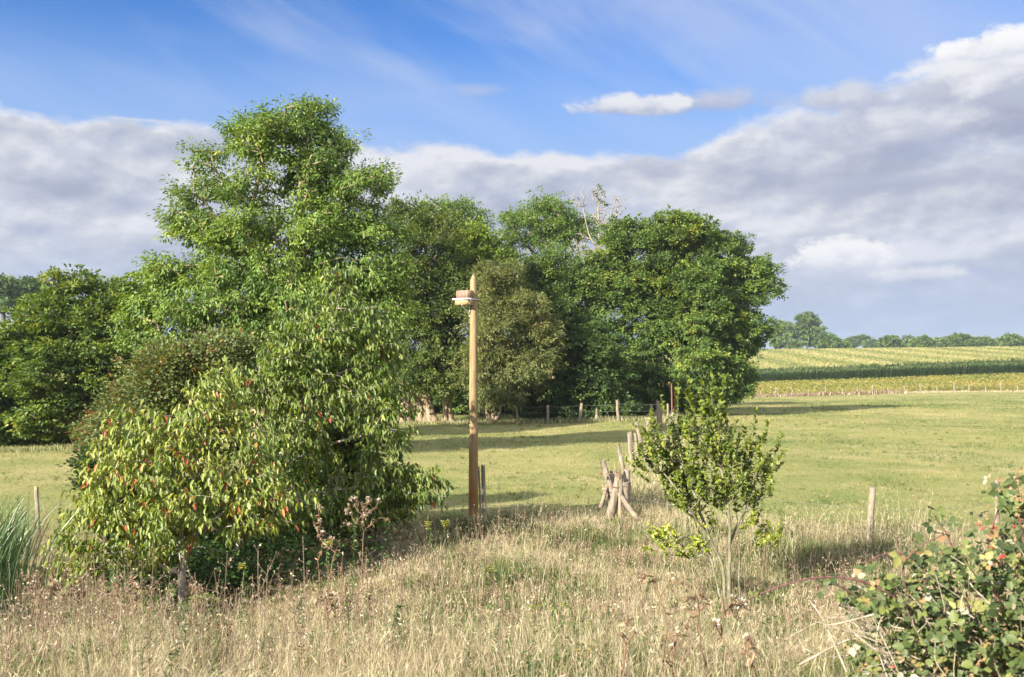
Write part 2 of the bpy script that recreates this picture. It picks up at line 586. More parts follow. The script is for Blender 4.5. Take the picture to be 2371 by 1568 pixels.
M['hawthorn_pale'] = leaf_mat('pale hawthorn leaves', G((0, (0.074, 0.115, 0.041)), (.55, (0.121, 0.162, 0.054)), (.85, (0.189, 0.189, 0.068)), (1, (0.257, 0.121, 0.054))))
M['cherry'] = leaf_mat('cherry leaves', G((0, (0.060, 0.105, 0.022)), (.4, (0.115, 0.180, 0.036)), (.75, (0.20, 0.265, 0.055)), (.93, (0.31, 0.35, 0.085)), (.945, (.40, .20, .05)), (.97, (.46, .13, .07)), (1, (.44, .09, .07))), trans=.38, rough=.42, spec=.45)
M['apple'] = leaf_mat('shrub leaves', G((0, (0.053, 0.088, 0.016)), (.5, (0.106, 0.155, 0.024)), (.8, (0.197, 0.257, 0.034)), (1, (0.318, 0.365, 0.054))), trans=.35, rough=.4, spec=.45)
M['far'] = leaf_mat('far leaves', G((0, (0.054, 0.108, 0.041)), (.5, (0.101, 0.169, 0.047)), (1, (0.176, 0.230, 0.054))), trans=.2)
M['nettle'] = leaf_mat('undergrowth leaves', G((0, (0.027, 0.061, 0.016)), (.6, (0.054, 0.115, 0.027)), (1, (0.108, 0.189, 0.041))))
M['bramble'] = leaf_mat('bramble leaves', G((0, (.036, .06, .022)), (.45, (.078, .115, .036)), (.70, (.15, .18, .055)), (.88, (.25, .25, .085)), (.94, (.28, .17, .08)), (1, (.36, .36, .27))), trans=.3, rough=.5, spec=.3)
M['reed'] = leaf_mat('reed blades', G((0, (0.068, 0.128, 0.054)), (.5, (0.128, 0.216, 0.088)), (1, (0.270, 0.351, 0.162))), trans=.2, rough=.4, spec=.5)
M['rough_grass'] = leaf_mat('dry grass', G((0, (.045, .085, .02)), (.22, (.125, .17, .05)), (.42, (.25, .24, .115)), (.62, (.40, .36, .215)), (.82, (.54, .49, .345)), (.9, (.35, .265, .19)), (1, (.20, .135, .095))), trans=.25, rough=.6, spec=.25, tcol=(1.1, 1.0, .7))
M['meadow_grass'] = leaf_mat('meadow grass', G((0, (.055, .10, .025)), (.4, (.122, .16, .048)), (.7, (.205, .212, .08)), (1, (.34, .285, .145))), trans=.25, rough=.6, spec=.2, tcol=(1.1, 1.05, .6))
M['maize'] = leaf_mat('maize leaves', G((0, (.018, .045, .013)), (.6, (.04, .085, .022)), (1, (.11, .14, .045))), trans=.2)
M['yellow_crop'] = leaf_mat('yellowing crop leaves', G((0, (.11, .15, .03)), (.4, (.20, .205, .045)), (.75, (.28, .245, .06)), (1, (.22, .14, .06))), trans=.25)
M['pale_crop'] = leaf_mat('pale crop', G((0, (.12, .15, .045)), (.45, (.215, .23, .075)), (1, (.32, .29, .13))), trans=.25)
M['weed_dead'] = leaf_mat('dead weed', G((0, (.10, .065, .04)), (.5, (.22, .15, .095)), (.85, (.36, .27, .18)), (1, (.55, .50, .42))), trans=.1, rough=.8, spec=.1)
M['dock'] = leaf_mat('dock seeds', G((0, (.07, .022, .014)), (1, (.16, .055, .03))), trans=.1, rough=.8, spec=.1)
M['weed_green'] = leaf_mat('weed leaves', G((0, (.035, .07, .025)), (.6, (.08, .13, .04)), (1, (.17, .22, .07))), trans=.25)
M['umbel'] = leaf_mat('lime flower heads', G((0, (.12, .18, .03)), (1, (.30, .34, .05))), trans=.25)
M['yellow_flower'] = leaf_mat('yellow flowers', G((0, (.45, .33, .01)), (1, (.75, .58, .03))), trans=.2)
M['berry'] = leaf_mat('bramble berries', G((0, (.012, .010, .02)), (.2, (.03, .01, .02)), (.32, (.30, .03, .03)), (.45, (.22, .13, .06)), (1, (.30, .21, .11))), trans=0.0, rough=.4, spec=.5)
M['haw'] = plain_mat('red haws', (.30, .025, .015), .4)
M['bark_ash'] = bark_mat('ash bark', (.16, .13, .085), (.33, .27, .18), c2=(.30, .25, .07))
M['bark_dark'] = bark_mat('dark bark', (.05, .04, .03), (.13, .11, .08))
M['bark_cherry'] = bark_mat('cherry bark', (.17, .14, .12), (.36, .32, .28), scale=14)
M['bark_shrub'] = bark_mat('shrub bark', (.09, .09, .055), (.21, .205, .135), scale=18, c2=(.29, .29, .24))
M['bark_dead'] = bark_mat('dead branch bark', (.17, .15, .12), (.30, .27, .22))
M['bark_pollard'] = bark_mat('pollard bark', (.12, .09, .06), (.36, .28, .20), scale=6, stretch=.3, bump=1.0)
M['old_wood'] = bark_mat('weathered post wood', (.13, .105, .08), (.30, .255, .205), scale=16, stretch=.10, bump=.8, c2=(.30, .26, .14))
M['rusty'] = bark_mat('rusty iron', (.12, .06, .035), (.21, .12, .07), scale=20, stretch=1)
M['wire'] = plain_mat('galvanised wire', (.26, .26, .25), .45, .6)
M['galv'] = plain_mat('galvanised steel', (.58, .57, .57), .4, .35, (.46, .45, .45))
M['cane'] = bark_mat('bramble cane', (.09, .04, .045), (.19, .095, .09), scale=30)
M['dead_cane'] = bark_mat('dead bramble cane', (.20, .165, .12), (.44, .39, .31), scale=30)
M['white_spot'] = plain_mat('white paint', (.8, .78, .72), .6)


def ground_material():
    m, N, out = new_mat('ground earth and turf')
    ge = N.new('ShaderNodeNewGeometry')
    pos = ge.outputs['Position']
    sp = N.new('ShaderNodeSeparateXYZ')
    N.link(pos, sp.inputs[0])
    x, y = sp.outputs[0], sp.outputs[1]
    n_big = N.noise(pos, 0.09, 4.0, 0.6, 0.3)
    n_mid = N.noise(pos, 0.42, 5.0, 0.68, 0.5)
    n_fine = N.noise(pos, 6.0, 6.0, 0.7)
    mixv = N.math('ADD', N.math('ADD', N.math('MULTIPLY', n_big, 0.40), N.math('MULTIPLY', n_mid, 0.42)), N.math('MULTIPLY', n_fine, 0.30))
    turf = N.ramp(mixv, [(.34, (.085, .13, .035)), (.48, (.16, .185, .06)), (.58, (.225, .225, .085)), (.72, (.345, .295, .15))])
    soil = N.ramp(N.noise(pos, 3.0, 6.0, 0.7), [(.3, (.07, .055, .03)), (.5, (.16, .13, .07)), (.7, (.28, .23, .13))])
    nearm = N.smooth(y, 21.0, 18.0)
    col = N.mix(nearm, turf, soil)
    strip = N.math('MULTIPLY', N.smooth(y, 149.0, 151.0), N.smooth(x, 18.0, 26.0))
    col = N.mix(strip, col, (.24, .20, .06))
    band = N.math('SINE', N.math('MULTIPLY', N.math('ADD', x, N.math('MULTIPLY', n_mid, 3.0)), 2 * math.pi / 13.5))
    fcol = N.ramp(N.math('ADD', N.math('MULTIPLY', band, -0.26), N.math('ADD', N.math('MULTIPLY', n_fine, .35), 0.33)),
                  [(.2, (.15, .18, .055)), (.5, (.23, .235, .08)), (.85, (.32, .29, .12))])
    field = N.math('MULTIPLY', N.smooth(y, 210.0, 214.0), N.smooth(x, 18.0, 26.0))
    col = N.mix(field, col, fcol)
    beyond = N.smooth(y, 360.0, 380.0)
    col = N.mix(beyond, col, (.10, .15, .05))
    pb = N.new('ShaderNodeBsdfPrincipled')
    N.link(col, pb.inputs['Base Color'])
    pb.inputs['Roughness'].default_value = 0.95
    pb.inputs['Specular IOR Level'].default_value = 0.1
    bp = N.new('ShaderNodeBump')
    bp.inputs['Strength'].default_value = 0.7
    bp.inputs['Distance'].default_value = 0.08
    N.link(N.math('ADD', n_fine, N.math('MULTIPLY', n_mid, 1.5)), bp.inputs['Height'])
    N.link(bp.outputs[0], pb.inputs['Normal'])
    N.link(pb.outputs[0], out.inputs['Surface'])
    return m


# ------------------------------------------------------------------ setting: the ground, one sheet to the horizon
def build_ground():
    def axis(lo, hi, n, s):
        t = np.linspace(math.asinh(lo / s), math.asinh(hi / s), n)
        return np.sinh(t) * s
    xs = axis(-9000, 9000, 330, 14)
    ys = axis(-400, 9000, 420, 12)
    X, Y = np.meshgrid(xs, ys)
    Z = ground(X, Y)
    V = np.stack([X, Y, Z], -1).reshape(-1, 3)
    nx, ny = len(xs), len(ys)
    i, j = np.meshgrid(np.arange(nx - 1), np.arange(ny - 1))
    a = (j * nx + i).ravel()
    Fq = np.stack([a, a + 1, a + 1 + nx, a + nx], 1)
    o = npmesh('ground', V, [Fq], ground_material(), smooth=True)
    tag(o, kind='structure')


build_ground()


# ------------------------------------------------------------------ trees
def lobes_px(L, d):
    """[(X, Y, rX, rY, depth offset, depth factor)] in frame pixels -> world ellipsoids"""
    out = []
    for l in L:
        X, Y, rx, ry = l[:4]
        off = l[4] if len(l) > 4 else 0.0
        df = l[5] if len(l) > 5 else 0.9
        dd = d + off
        c = P(X, Y, dd)
        out.append((c, np.array([rx * dd / F, max(rx, ry) * dd / F * df, ry * dd / F])))
    return out


def crown_points(lobes, n, rng, shell=0.55, mind=0.3):
    vol = np.array([np.prod(r) ** (2 / 3) for _, r in lobes])
    pick = rng.choice(len(lobes), n * 4, p=vol / vol.sum())
    dirs = unit(rng.normal(size=(n * 4, 3)))
    rad = (shell ** 3 + (1 - shell ** 3) * rng.random(n * 4)) ** (1 / 3)
    C = np.array([c for c, _ in lobes])[pick]
    Rr = np.array([r for _, r in lobes])[pick]
    pts = C + dirs * rad[:, None] * Rr
    keep = np.ones(len(pts), bool)
    for c, r in lobes:                          # few clumps deep inside a neighbouring lobe
        q = np.sum(((pts - c) / r) ** 2, 1)
        keep &= ~((q < (shell * 0.8) ** 2) & (rng.random(len(pts)) < 0.85))
    pts = pts[keep]
    out = []
    cell = {}
    for p in pts:                               # keep clumps apart
        key = tuple(np.floor(p / mind).astype(int))
        if key in cell:
            continue
        cell[key] = 1
        out.append(p)
        if len(out) >= n:
            break
    return np.array(out)


def bosses(lobes, rng, frac=.36, k=10):
    """break smooth lobes into many rounded boughs with gaps between"""
    out = [(c, r * .74) for c, r in lobes]
    for c, r in lobes:
        m = np.mean(r)
        dirs = unit(rng.normal(size=(k, 3)) + [0, 0, .15])
        for dv in dirs:
            f = frac * rng.uniform(.65, 1.3)
            out.append((c + dv * r * (1.02 - f * .8), np.array([m, m, m * .72]) * f))
    return out


def skeleton(trunks, pts, rng, step=0.5, path_w=0.25, sag=0.0):
    """grow a branch tree from trunk lines to every clump point"""
    pos, par, plen = [], [], []
    for line in trunks:
        line = np.asarray(line, float)
        prev = -1
        if pos:
            d = np.linalg.norm(np.array(pos) - line[0], axis=1)
            prev = int(np.argmin(d))
            if d[prev] > 0.6:
                prev = -1
        for a, b in zip(line[:-1], line[1:]):
            n = max(1, int(np.linalg.norm(b - a) / step))
            for t in range(0 if prev < 0 else 1, n + 1):
                q = a + (b - a) * t / n + rng.normal(0, step * 0.04, 3)
                pl = 0 if prev < 0 else plen[prev] + np.linalg.norm(q - pos[prev])
                pos.append(q)
                par.append(prev)
                plen.append(pl)
                prev = len(pos) - 1
    base = np.array(pos[0])
    cap = len(pos) + len(pts) * 14 + 16
    A = np.zeros((cap, 3))
    PL = np.zeros(cap)
    n0 = len(pos)
    A[:n0] = pos
    PL[:n0] = plen
    PAR = list(par)
    T = np.array(pos)
    order = np.argsort(np.min(np.linalg.norm(pts[:, None] - T[None, ::3], axis=2), axis=1))
    n = n0
    ends = np.full(len(pts), -1)
    for oi in order:
        p = pts[oi]
        dv = p - A[:n]
        d = np.linalg.norm(dv, axis=1)
        cost = d + path_w * PL[:n] + 0.5 * np.maximum(0, -dv[:, 2])
        k = int(np.argmin(cost))
        m = int(np.clip(round(d[k] / step), 1, 12))
        prev = k
        a = A[k].copy()
        bow = rng.normal(0, 0.10, 3) * d[k] + np.array([0, 0, 0.10 * d[k] - sag * d[k]])
        for t in range(1, m + 1):
            f = t / m
            q = a + (p - a) * f + bow * (4 * f * (1 - f))
            A[n] = q
            PL[n] = PL[prev] + np.linalg.norm(q - A[prev])
            PAR.append(prev)
            prev = n
            n += 1
        ends[oi] = n - 1
    cnt = np.zeros(n)
    cnt[ends[ends >= 0]] += 1
    for i in range(n - 1, -1, -1):
        if PAR[i] >= 0:
            cnt[PAR[i]] += max(cnt[i], 0.2) if i >= n0 else max(cnt[i], 1)
    return A[:n], np.array(PAR), cnt, ends


def add_branches(g, A, PAR, cnt, r0, r_tip, k=6, power=0.5):
    r = r_tip + (r0 - r_tip) * (cnt / cnt.max()) ** power
    i = np.where(PAR >= 0)[0]
    p = PAR[i]
    big = r[i] > 0.35 * r0
    rp = np.minimum(r[p], r[i] * 1.35)
    for sel, kk in ((big, max(k, 9)), (~big, k if r0 > .2 else 5)):
        if sel.any():
            a, b = A[p[sel]], A[i[sel]]
            ext = unit(b - a) * (r[i[sel]] * 0.35)[:, None]
            g.tubes(a, b + ext, rp[sel], r[i[sel]], kk)


def foliage(g, pts, rng, rc, n_spray, n_leaf, L, W, spray=0.35, droop=0.3, centre=None, flat=0.7, up=0.6, tint=(0.45, 0.16, 0.14), kind=4, fold=0.25, outw=0.8):
    n = len(pts)
    c0 = pts.mean(0) if centre is None else centre
    sc = rng.normal(size=(n, n_spray, 3)) * 0.5
    sc = sc / np.maximum(1.0, np.linalg.norm(sc, axis=2, keepdims=True)) * rc * np.array([1, 1, flat])
    rcv = rng.uniform(0.7, 1.25, n)
    sc = sc * rcv[:, None, None]
    S = pts[:, None] + sc
    off = rng.normal(size=(n, n_spray, n_leaf, 3)) * rc * spray * 0.5 * np.array([1, 1, flat])
    B = (S[:, :, None] + off).reshape(-1, 3)
    outd = unit(S - c0)[:, :, None]
    loc = unit(sc)[:, :, None]
    D = outd * outw * 0.6 + loc * 0.5 + unit(off) * 0.7 + np.array([0, 0, -droop])
    D = D.reshape(-1, 3) + rng.normal(0, 0.25, (len(B), 3))
    Nn = (outd * 0.45 + loc * 0.75 + np.zeros_like(off)).reshape(-1, 3) + np.array([0, 0, up]) + rng.normal(0, 0.30, (len(B), 3))
    t = (tint[0] + rng.normal(0, tint[1], n))[:, None, None] + rng.normal(0, tint[2] * 0.6, (n, n_spray))[:, :, None] + rng.normal(0, tint[2], (n, n_spray, n_leaf))
    m = len(B)
    sz = rng.uniform(0.7, 1.25, m)
    g.leaves(B, D, Nn, L * sz, W * sz, np.clip(t.ravel(), 0, 0.94 if kind != 4 else 1.0), fold, kind)


def tree(name, label, cat, base, trunks, lobes, mat, bark, seed, n_clump=420, rc=0.65, n_spray=7, n_leaf=12, L=0.22, W=0.12,
         r0=0.28, r_tip=0.012, shell=0.5, mind=0.45, step=0.6, group=None, boss=.36, droop=0.25, up=0.6, tint=(0.45, 0.16, 0.14), spray=0.35, extra=None, flat=0.7, kind=4, path_w=0.25):
    rng = np.random.default_rng(seed)
    root = empty(name, base, label, cat, group)
    pts = crown_points(bosses(lobes, rng, boss) if boss else lobes, n_clump, rng, shell, mind)
    A, PAR, cnt, ends = skeleton(trunks, pts, rng, step, path_w)
    g = Geo()
    add_branches(g, A, PAR, cnt, r0, r_tip)
    g.build('trunk', bark, root)
    g = Geo()
    foliage(g, pts, rng, rc, n_spray, n_leaf, L, W, droop=droop, up=up, tint=tint, spray=spray, flat=flat, kind=kind)
    if extra is not None:
        extra(g, rng)
    g.build('crown', mat, root)
    return root


def gz(x, y, dz=0.0):
    return np.array([x, y, float(ground(x, y)) + dz])


def base_at(X, d, dz=-0.05):
    return gz((X - 1185.5) / F * d, d, dz)


GT = 'trees of the wood edge behind the meadow'

# big ash, left of the middle
d = 33.5
b = base_at(610, d)
tree('ash_tree', 'tallest tree, airy bright green ash rising behind the two cherry trees', 'tree', b,
     [[b, P(600, 900, d), P(590, 720, d), P(577, 600, d), P(575, 500, d), P(600, 400, d)],
      [P(598, 880, d), P(640, 740, d - .5), P(690, 600, d - .6), P(690, 470, d), P(700, 340, d)],
      [P(690, 600, d - .6), P(780, 500, d), P(850, 430, d)],
      [P(577, 600, d), P(500, 500, d), P(450, 440, d)]],
     lobes_px([(675, 312, 140, 82), (590, 315, 66, 66), (490, 400, 85, 78), (775, 350, 55, 60), (840, 435, 85, 66), (690, 275, 70, 42), (660, 430, 170, 100), (425, 500, 66, 72),
               (850, 540, 80, 80), (560, 560, 150, 80), (750, 570, 130, 90), (385, 640, 75, 60), (500, 690, 180, 100), (700, 690, 190, 110),
               (870, 680, 90, 110), (335, 740, 58, 85), (470, 800, 150, 90), (640, 810, 190, 90), (905, 640, 55, 60), (820, 830, 100, 90)], d),
     M['ash'], M['bark_ash'], 11, n_clump=900, rc=0.49, n_spray=10, n_leaf=15, L=0.135, W=0.062, r0=0.28, r_tip=0.017, step=.5, shell=0.60, mind=0.34, droop=0.85, spray=.42, boss=.46, group=GT)

# a lower maple added behind it to cast more shade on the meadow
d = 46.0
b = base_at(720, d)
tree('field_maple', 'dark maple mostly hidden behind the tall ash, added for its shade on the meadow', 'tree', b,
     [[b, P(720, 850, d), P(715, 680, d)]],
     lobes_px([(700, 660, 90, 80), (800, 700, 80, 80), (620, 740, 80, 90), (730, 800, 130, 90), (860, 790, 60, 80), (640, 860, 90, 60), (800, 870, 90, 50)], d),
     M['maple'], M['bark_dark'], 12, n_clump=420, rc=0.62, n_spray=8, n_leaf=14, L=0.16, W=0.10, r0=0.26, shell=0.62, mind=0.45, tint=(.45, .16, .13), group=GT)

# dense hornbeams on the left
d = 41.0
for (nm, lab, X, lob, sd, tn) in [
    ('hornbeam_tree', 'dense dark hornbeam with bright pointed top at the left meadow edge', 170,
     [(172, 672, 60, 52), (130, 725, 80, 55), (75, 795, 75, 60), (235, 700, 70, 60), (240, 800, 100, 110), (150, 870, 150, 100), (200, 970, 140, 80), (90, 970, 110, 80), (290, 690, 55, 55), (300, 880, 60, 120)], 21, .52),
    ('hornbeam_tree', 'dense dark hornbeam cut by the left picture edge, beside the pointed one', -60,
     [(20, 805, 55, 50), (40, 850, 70, 70), (-60, 850, 100, 80), (-60, 920, 130, 100), (20, 930, 100, 100), (-30, 990, 120, 60), (-170, 880, 120, 120)], 22, .42)]:
    b = base_at(X, d)
    tree(nm, lab, 'tree', b, [[b, P(X, 900, d), P(X + 5, 720, d)]], lobes_px(lob, d, ), M['hornbeam'], M['bark_dark'], sd,
         n_clump=620, rc=0.62, n_spray=8, n_leaf=13, L=0.16, W=0.10, r0=0.26, shell=0.72, mind=0.42, droop=0.12, flat=0.45, tint=(tn, .16, .13), boss=.42, group=GT)

# trees of the wood edge, from left to right
d = 61.0
b = base_at(985, d)
tree('field_maple', 'dark olive maple between the tall ash and the nest box pole, above the pollard stumps', 'tree', b,
     [[b, P(985, 850, d), P(990, 650, d), P(985, 540, d)]],
     lobes_px([(945, 520, 70, 62), (1010, 570, 80, 90), (940, 660, 90, 100), (1045, 690, 70, 100), (960, 800, 90, 100), (1050, 830, 60, 75), (1000, 740, 90, 90), (950, 880, 60, 32, -2), (1010, 893, 50, 24, -2), (1060, 880, 40, 40)], d),
     M['maple'], M['bark_dark'], 31, n_clump=560, rc=0.7, n_spray=8, n_leaf=17, L=0.165, W=0.10, r0=0.3, shell=0.66, mind=0.5, tint=(.38, .16, .15), group=GT)
d = 76.0
b = base_at(1060, d)
tree('ash_tree', 'feathery ash top showing above the dark olive maple', 'tree', b,
     [[b, P(1050, 700, d), P(1050, 540, d)]],
     lobes_px([(1000, 490, 40, 30), (1060, 485, 42, 28), (1105, 515, 36, 32), (1050, 540, 70, 50), (1060, 640, 70, 80)], d),
     M['ash'], M['bark_ash'], 32, n_clump=260, rc=0.85, n_spray=7, n_leaf=16, L=0.21, W=0.09, r0=0.3, shell=0.6, mind=0.7, tint=(.38, .14, .13), group=GT)
d = 67.0
b = base_at(1115, d)
tree('field_maple', 'small yellow green tree top just above and right of the nest box', 'tree', b,
     [[b, P(1110, 760, d), P(1105, 600, d)]],
     lobes_px([(1095, 562, 52, 42), (1135, 615, 60, 60), (1080, 640, 50, 60), (1150, 690, 60, 70)], d),
     M['lime'], M['bark_dark'], 33, n_clump=260, rc=0.7, n_spray=8, n_leaf=11, L=0.22, W=0.13, r0=0.2, shell=0.65, mind=0.55, group=GT)
d = 82.0
b = base_at(1280, d)
tree('ash_tree', 'broad umbrella topped ash left of the bare dead tree', 'tree', b,
     [[b, P(1280, 760, d), P(1275, 620, d), P(1265, 520, d)], [P(1280, 640, d), P(1340, 560, d), P(1370, 520, d)], [P(1280, 640, d), P(1215, 560, d)]],
     lobes_px([(1265, 500, 90, 36), (1205, 530, 52, 45), (1345, 525, 44, 38), (1270, 545, 90, 36), (1180, 580, 35, 35), (1250, 680, 90, 70), (1350, 680, 60, 70)], d),
     M['ash'], M['bark_ash'], 34, n_clump=330, rc=0.85, n_spray=8, n_leaf=18, L=0.21, W=0.09, r0=0.32, shell=0.6, mind=0.7, droop=.4, tint=(.42, .13, .12), group=GT)
d = 57.8
b = base_at(1140, d)
tree('willow_tree', 'pale grey green willow just right of the nest box pole', 'tree', b,
     [[b, P(1145, 900, d), P(1160, 780, d), P(1165, 690, d)], [b + [.35, 0, 0], P(1165, 900, d), P(1205, 780, d)], [b + [-.3, 0, 0], P(1122, 900, d), P(1125, 790, d)]],
     lobes_px([(1140, 655, 45, 50), (1205, 715, 70, 55), (1150, 760, 80, 80), (1250, 770, 48, 50), (1115, 850, 50, 70), (1180, 850, 70, 70), (1150, 910, 70, 30), (1235, 850, 45, 60), (1180, 640, 35, 35)], d),
     M['willow'], M['bark_pollard'], 35, boss=.5, n_clump=520, rc=0.6, n_spray=8, n_leaf=16, L=0.19, W=0.06, r0=0.16, shell=0.45, mind=0.42, droop=.3, group=GT)
d = 69.0
b = base_at(1300, d)
tree('field_maple', 'mid green rounded maple filling the gap between willow and oak', 'tree', b,
     [[b, P(1300, 800, d), P(1300, 660, d)]],
     lobes_px([(1235, 640, 60, 50), (1300, 620, 80, 48), (1375, 635, 60, 50), (1250, 710, 80, 60), (1340, 710, 90, 70), (1400, 740, 60, 80), (1300, 800, 120, 70)], d),
     M['oak'], M['bark_dark'], 36, n_clump=480, rc=0.75, n_spray=8, n_leaf=18, L=0.18, W=0.11, r0=0.26, shell=0.66, mind=0.55, tint=(.5, .15, .13), group=GT)
d = 60.5
for (nm, lab, X, lob, sd) in [
    ('hazel_bush', 'dark bluish hazel bush behind the wire fence, next to the willow', 1275,
     [(1270, 800, 75, 75), (1260, 880, 80, 75), (1300, 740, 60, 50), (1240, 935, 60, 35), (1310, 920, 60, 45)], 37),
    ('hazel_bush', 'dark bluish hazel bush behind the wire fence, next to the oak', 1385,
     [(1375, 810, 65, 75), (1390, 890, 65, 75), (1340, 870, 50, 70), (1420, 940, 50, 35), (1350, 940, 50, 35)], 38)]:
    b = base_at(X, d)
    tree(nm, lab, 'bush', b, [[b, P(X, 900, d), P(X, 800, d)], [b + [.4, 0, 0], P(X + 25, 900, d)], [b + [-.4, 0, 0], P(X - 25, 900, d)]],
         lobes_px(lob, d), M['hazel'], M['bark_dark'], sd, n_clump=360, rc=0.6, n_spray=8, n_leaf=17, L=0.16, W=0.10, r0=0.1, shell=0.68, mind=0.45, droop=.15, flat=.5, tint=(.45, .17, .14), group='hazel bushes behind the wire fence')
d = 69.0
b = base_at(1600, d)
tree('oak_tree', 'large round oak at the right end of the wood', 'tree', b,
     [[b, P(1600, 880, d), P(1595, 760, d), P(1590, 640, d), P(1590, 560, d)], [P(1598, 800, d), P(1680, 720, d), P(1720, 650, d)], [P(1598, 800, d), P(1520, 720, d), P(1480, 640, d)]],
     lobes_px([(1595, 545, 92, 58), (1478, 552, 70, 55), (1425, 580, 40, 60), (1405, 650, 40, 60), (1762, 650, 36, 60), (1680, 590, 62, 62), (1455, 650, 52, 75), (1590, 640, 140, 90), (1738, 670, 42, 66), (1490, 750, 80, 85), (1630, 740, 120, 90),
               (1735, 765, 50, 60), (1590, 830, 120, 85), (1480, 860, 60, 75), (1690, 850, 70, 70), (1600, 910, 110, 38), (1500, 925, 60, 30), (1680, 905, 55, 30), (1545, 740, 70, 70), (1690, 740, 60, 60), (1530, 640, 60, 60)], d),
     M['oak'], M['bark_dark'], 39, boss=.40, n_clump=1400, rc=0.66, n_spray=10, n_leaf=18, L=0.165, W=0.11, r0=0.42, shell=0.70, mind=0.5, tint=(.54, .15, .10), spray=.3, group=GT)

# undergrowth bushes that close the wood behind the fence
d = 70.0
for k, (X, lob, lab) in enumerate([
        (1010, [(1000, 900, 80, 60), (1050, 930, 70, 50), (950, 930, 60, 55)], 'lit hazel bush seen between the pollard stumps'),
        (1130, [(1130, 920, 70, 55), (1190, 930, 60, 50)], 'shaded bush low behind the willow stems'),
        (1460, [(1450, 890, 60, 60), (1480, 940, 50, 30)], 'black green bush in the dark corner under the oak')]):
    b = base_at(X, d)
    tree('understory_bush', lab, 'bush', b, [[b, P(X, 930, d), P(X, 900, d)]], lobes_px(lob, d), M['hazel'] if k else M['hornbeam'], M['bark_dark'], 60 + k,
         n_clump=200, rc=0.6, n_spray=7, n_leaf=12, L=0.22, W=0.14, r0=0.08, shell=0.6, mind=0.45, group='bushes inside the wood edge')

# bare dead tree
def dead_tree():
    rng = np.random.default_rng(41)
    d = 78.0
    b = base_at(1392, d)
    root = empty('dead_tree', b, 'bare dead tree with pale branches standing up beside the oak', 'tree')
    tr = [[b, P(1392, 700, d), P(1388, 590, d), P(1386, 500, d), P(1385, 440, d)],
          [P(1388, 590, d), P(1362, 540, d), P(1350, 480, d)], [P(1388, 560, d), P(1425, 510, d), P(1435, 470, d)],
          [P(1390, 620, d), P(1350, 590, d), P(1345, 560, d)]]
    lob = lobes_px([(1345, 460, 28, 30), (1388, 450, 26, 28), (1435, 475, 26, 26), (1345, 560, 25, 30), (1400, 500, 40, 30), (1375, 590, 40, 25)], d)
    pts = crown_points(lob, 300, rng, 0.3, 0.22)
    A, PAR, cnt, ends = skeleton(tr, pts, rng, 0.4, 0.35)
    g = Geo()
    add_branches(g, A, PAR, cnt, 0.13, 0.020, 5, .6)
    g.build('trunk', M['bark_dead'], root)
    g = Geo()
    foliage(g, np.array([P(1390, 435, d), P(1384, 450, d), P(1396, 462, d), P(1405, 470, d)]), rng, 0.35, 4, 6, .2, .12)
    g.build('crown', M['ash'], root)


dead_tree()


# cherries in front
def cherry(label, base, trunks, lobes, seed, n_clump, r0, red, tint):
    rng = np.random.default_rng(seed)
    root = empty('cherry_tree', base, label, 'tree', 'young cherry trees in front')
    pts = crown_points(lobes, n_clump, rng, 0.35, 0.15)
    pts = pts + rng.normal(0, .07, pts.shape)
    gap = fbm(pts[:, 0] * 1.9 + pts[:, 1] * .8 + seed, pts[:, 2] * 2.3 + pts[:, 1] * .5, seed, 3)
    pts = pts[gap > np.quantile(gap, .17)]
    lay = .34                                   # foliage hangs in rough tiers
    zz = pts[:, 2] - base[2] + .12 * np.sin(pts[:, 0] * 2.1 + pts[:, 1] * 1.7)
    pts[:, 2] += (np.round(zz / lay) * lay - zz) * .62
    A, PAR, cnt, ends = skeleton(trunks, pts, rng, 0.16, 0.18, 0.05)
    g = Geo()
    add_branches(g, A, PAR, cnt, r0, 0.0035, 6, .55)
    # leaves hang along the last stretch of every twig
    n = len(pts)
    par = PAR[ends]
    tdir = unit(A[ends] - A[par])
    nl = 22
    t = rng.uniform(-0.5, 1.0, (n, nl))
    B = pts[:, None] + tdir[:, None] * (t * 0.30)[..., None] + rng.normal(0, 0.055, (n, nl, 3))
    # fine twigs carrying them
    tip = pts + tdir * 0.3 + np.array([0, 0, -0.05])
    g.tubes(pts, tip, np.full(n, .0035), np.full(n, .0018), 4)
    g.build('trunk', M['bark_cherry'], root)
    side = rng.normal(size=(n, nl, 3)) * np.array([1, 1, .3])
    D = side * 0.55 + tdir[:, None] * 0.35 + np.array([0, 0, -1.0])
    Nn = side * 1.0 + np.array([-0.25, -0.35, 0.45]) + rng.normal(0, .35, (n, nl, 3))
    tt = np.clip(tint + rng.normal(0, .13, n)[:, None] + rng.normal(0, .14, (n, nl)), 0.02, .92)
    redc = rng.random(n) < red
    rm = (rng.random((n, nl)) < red * 0.16) | (redc[:, None] & (rng.random((n, nl)) < .20))
    tt = np.where(rm, rng.uniform(.945, 1.0, (n, nl)), tt)
    sz = rng.uniform(.55, 1.2, (n, nl))
    g = Geo()
    g.leaves(B.reshape(-1, 3), D.reshape(-1, 3), Nn.reshape(-1, 3), (0.122 * sz).ravel(), (0.049 * sz).ravel(), tt.ravel(), .38, 7)
    g.build('crown', M['cherry'], root)


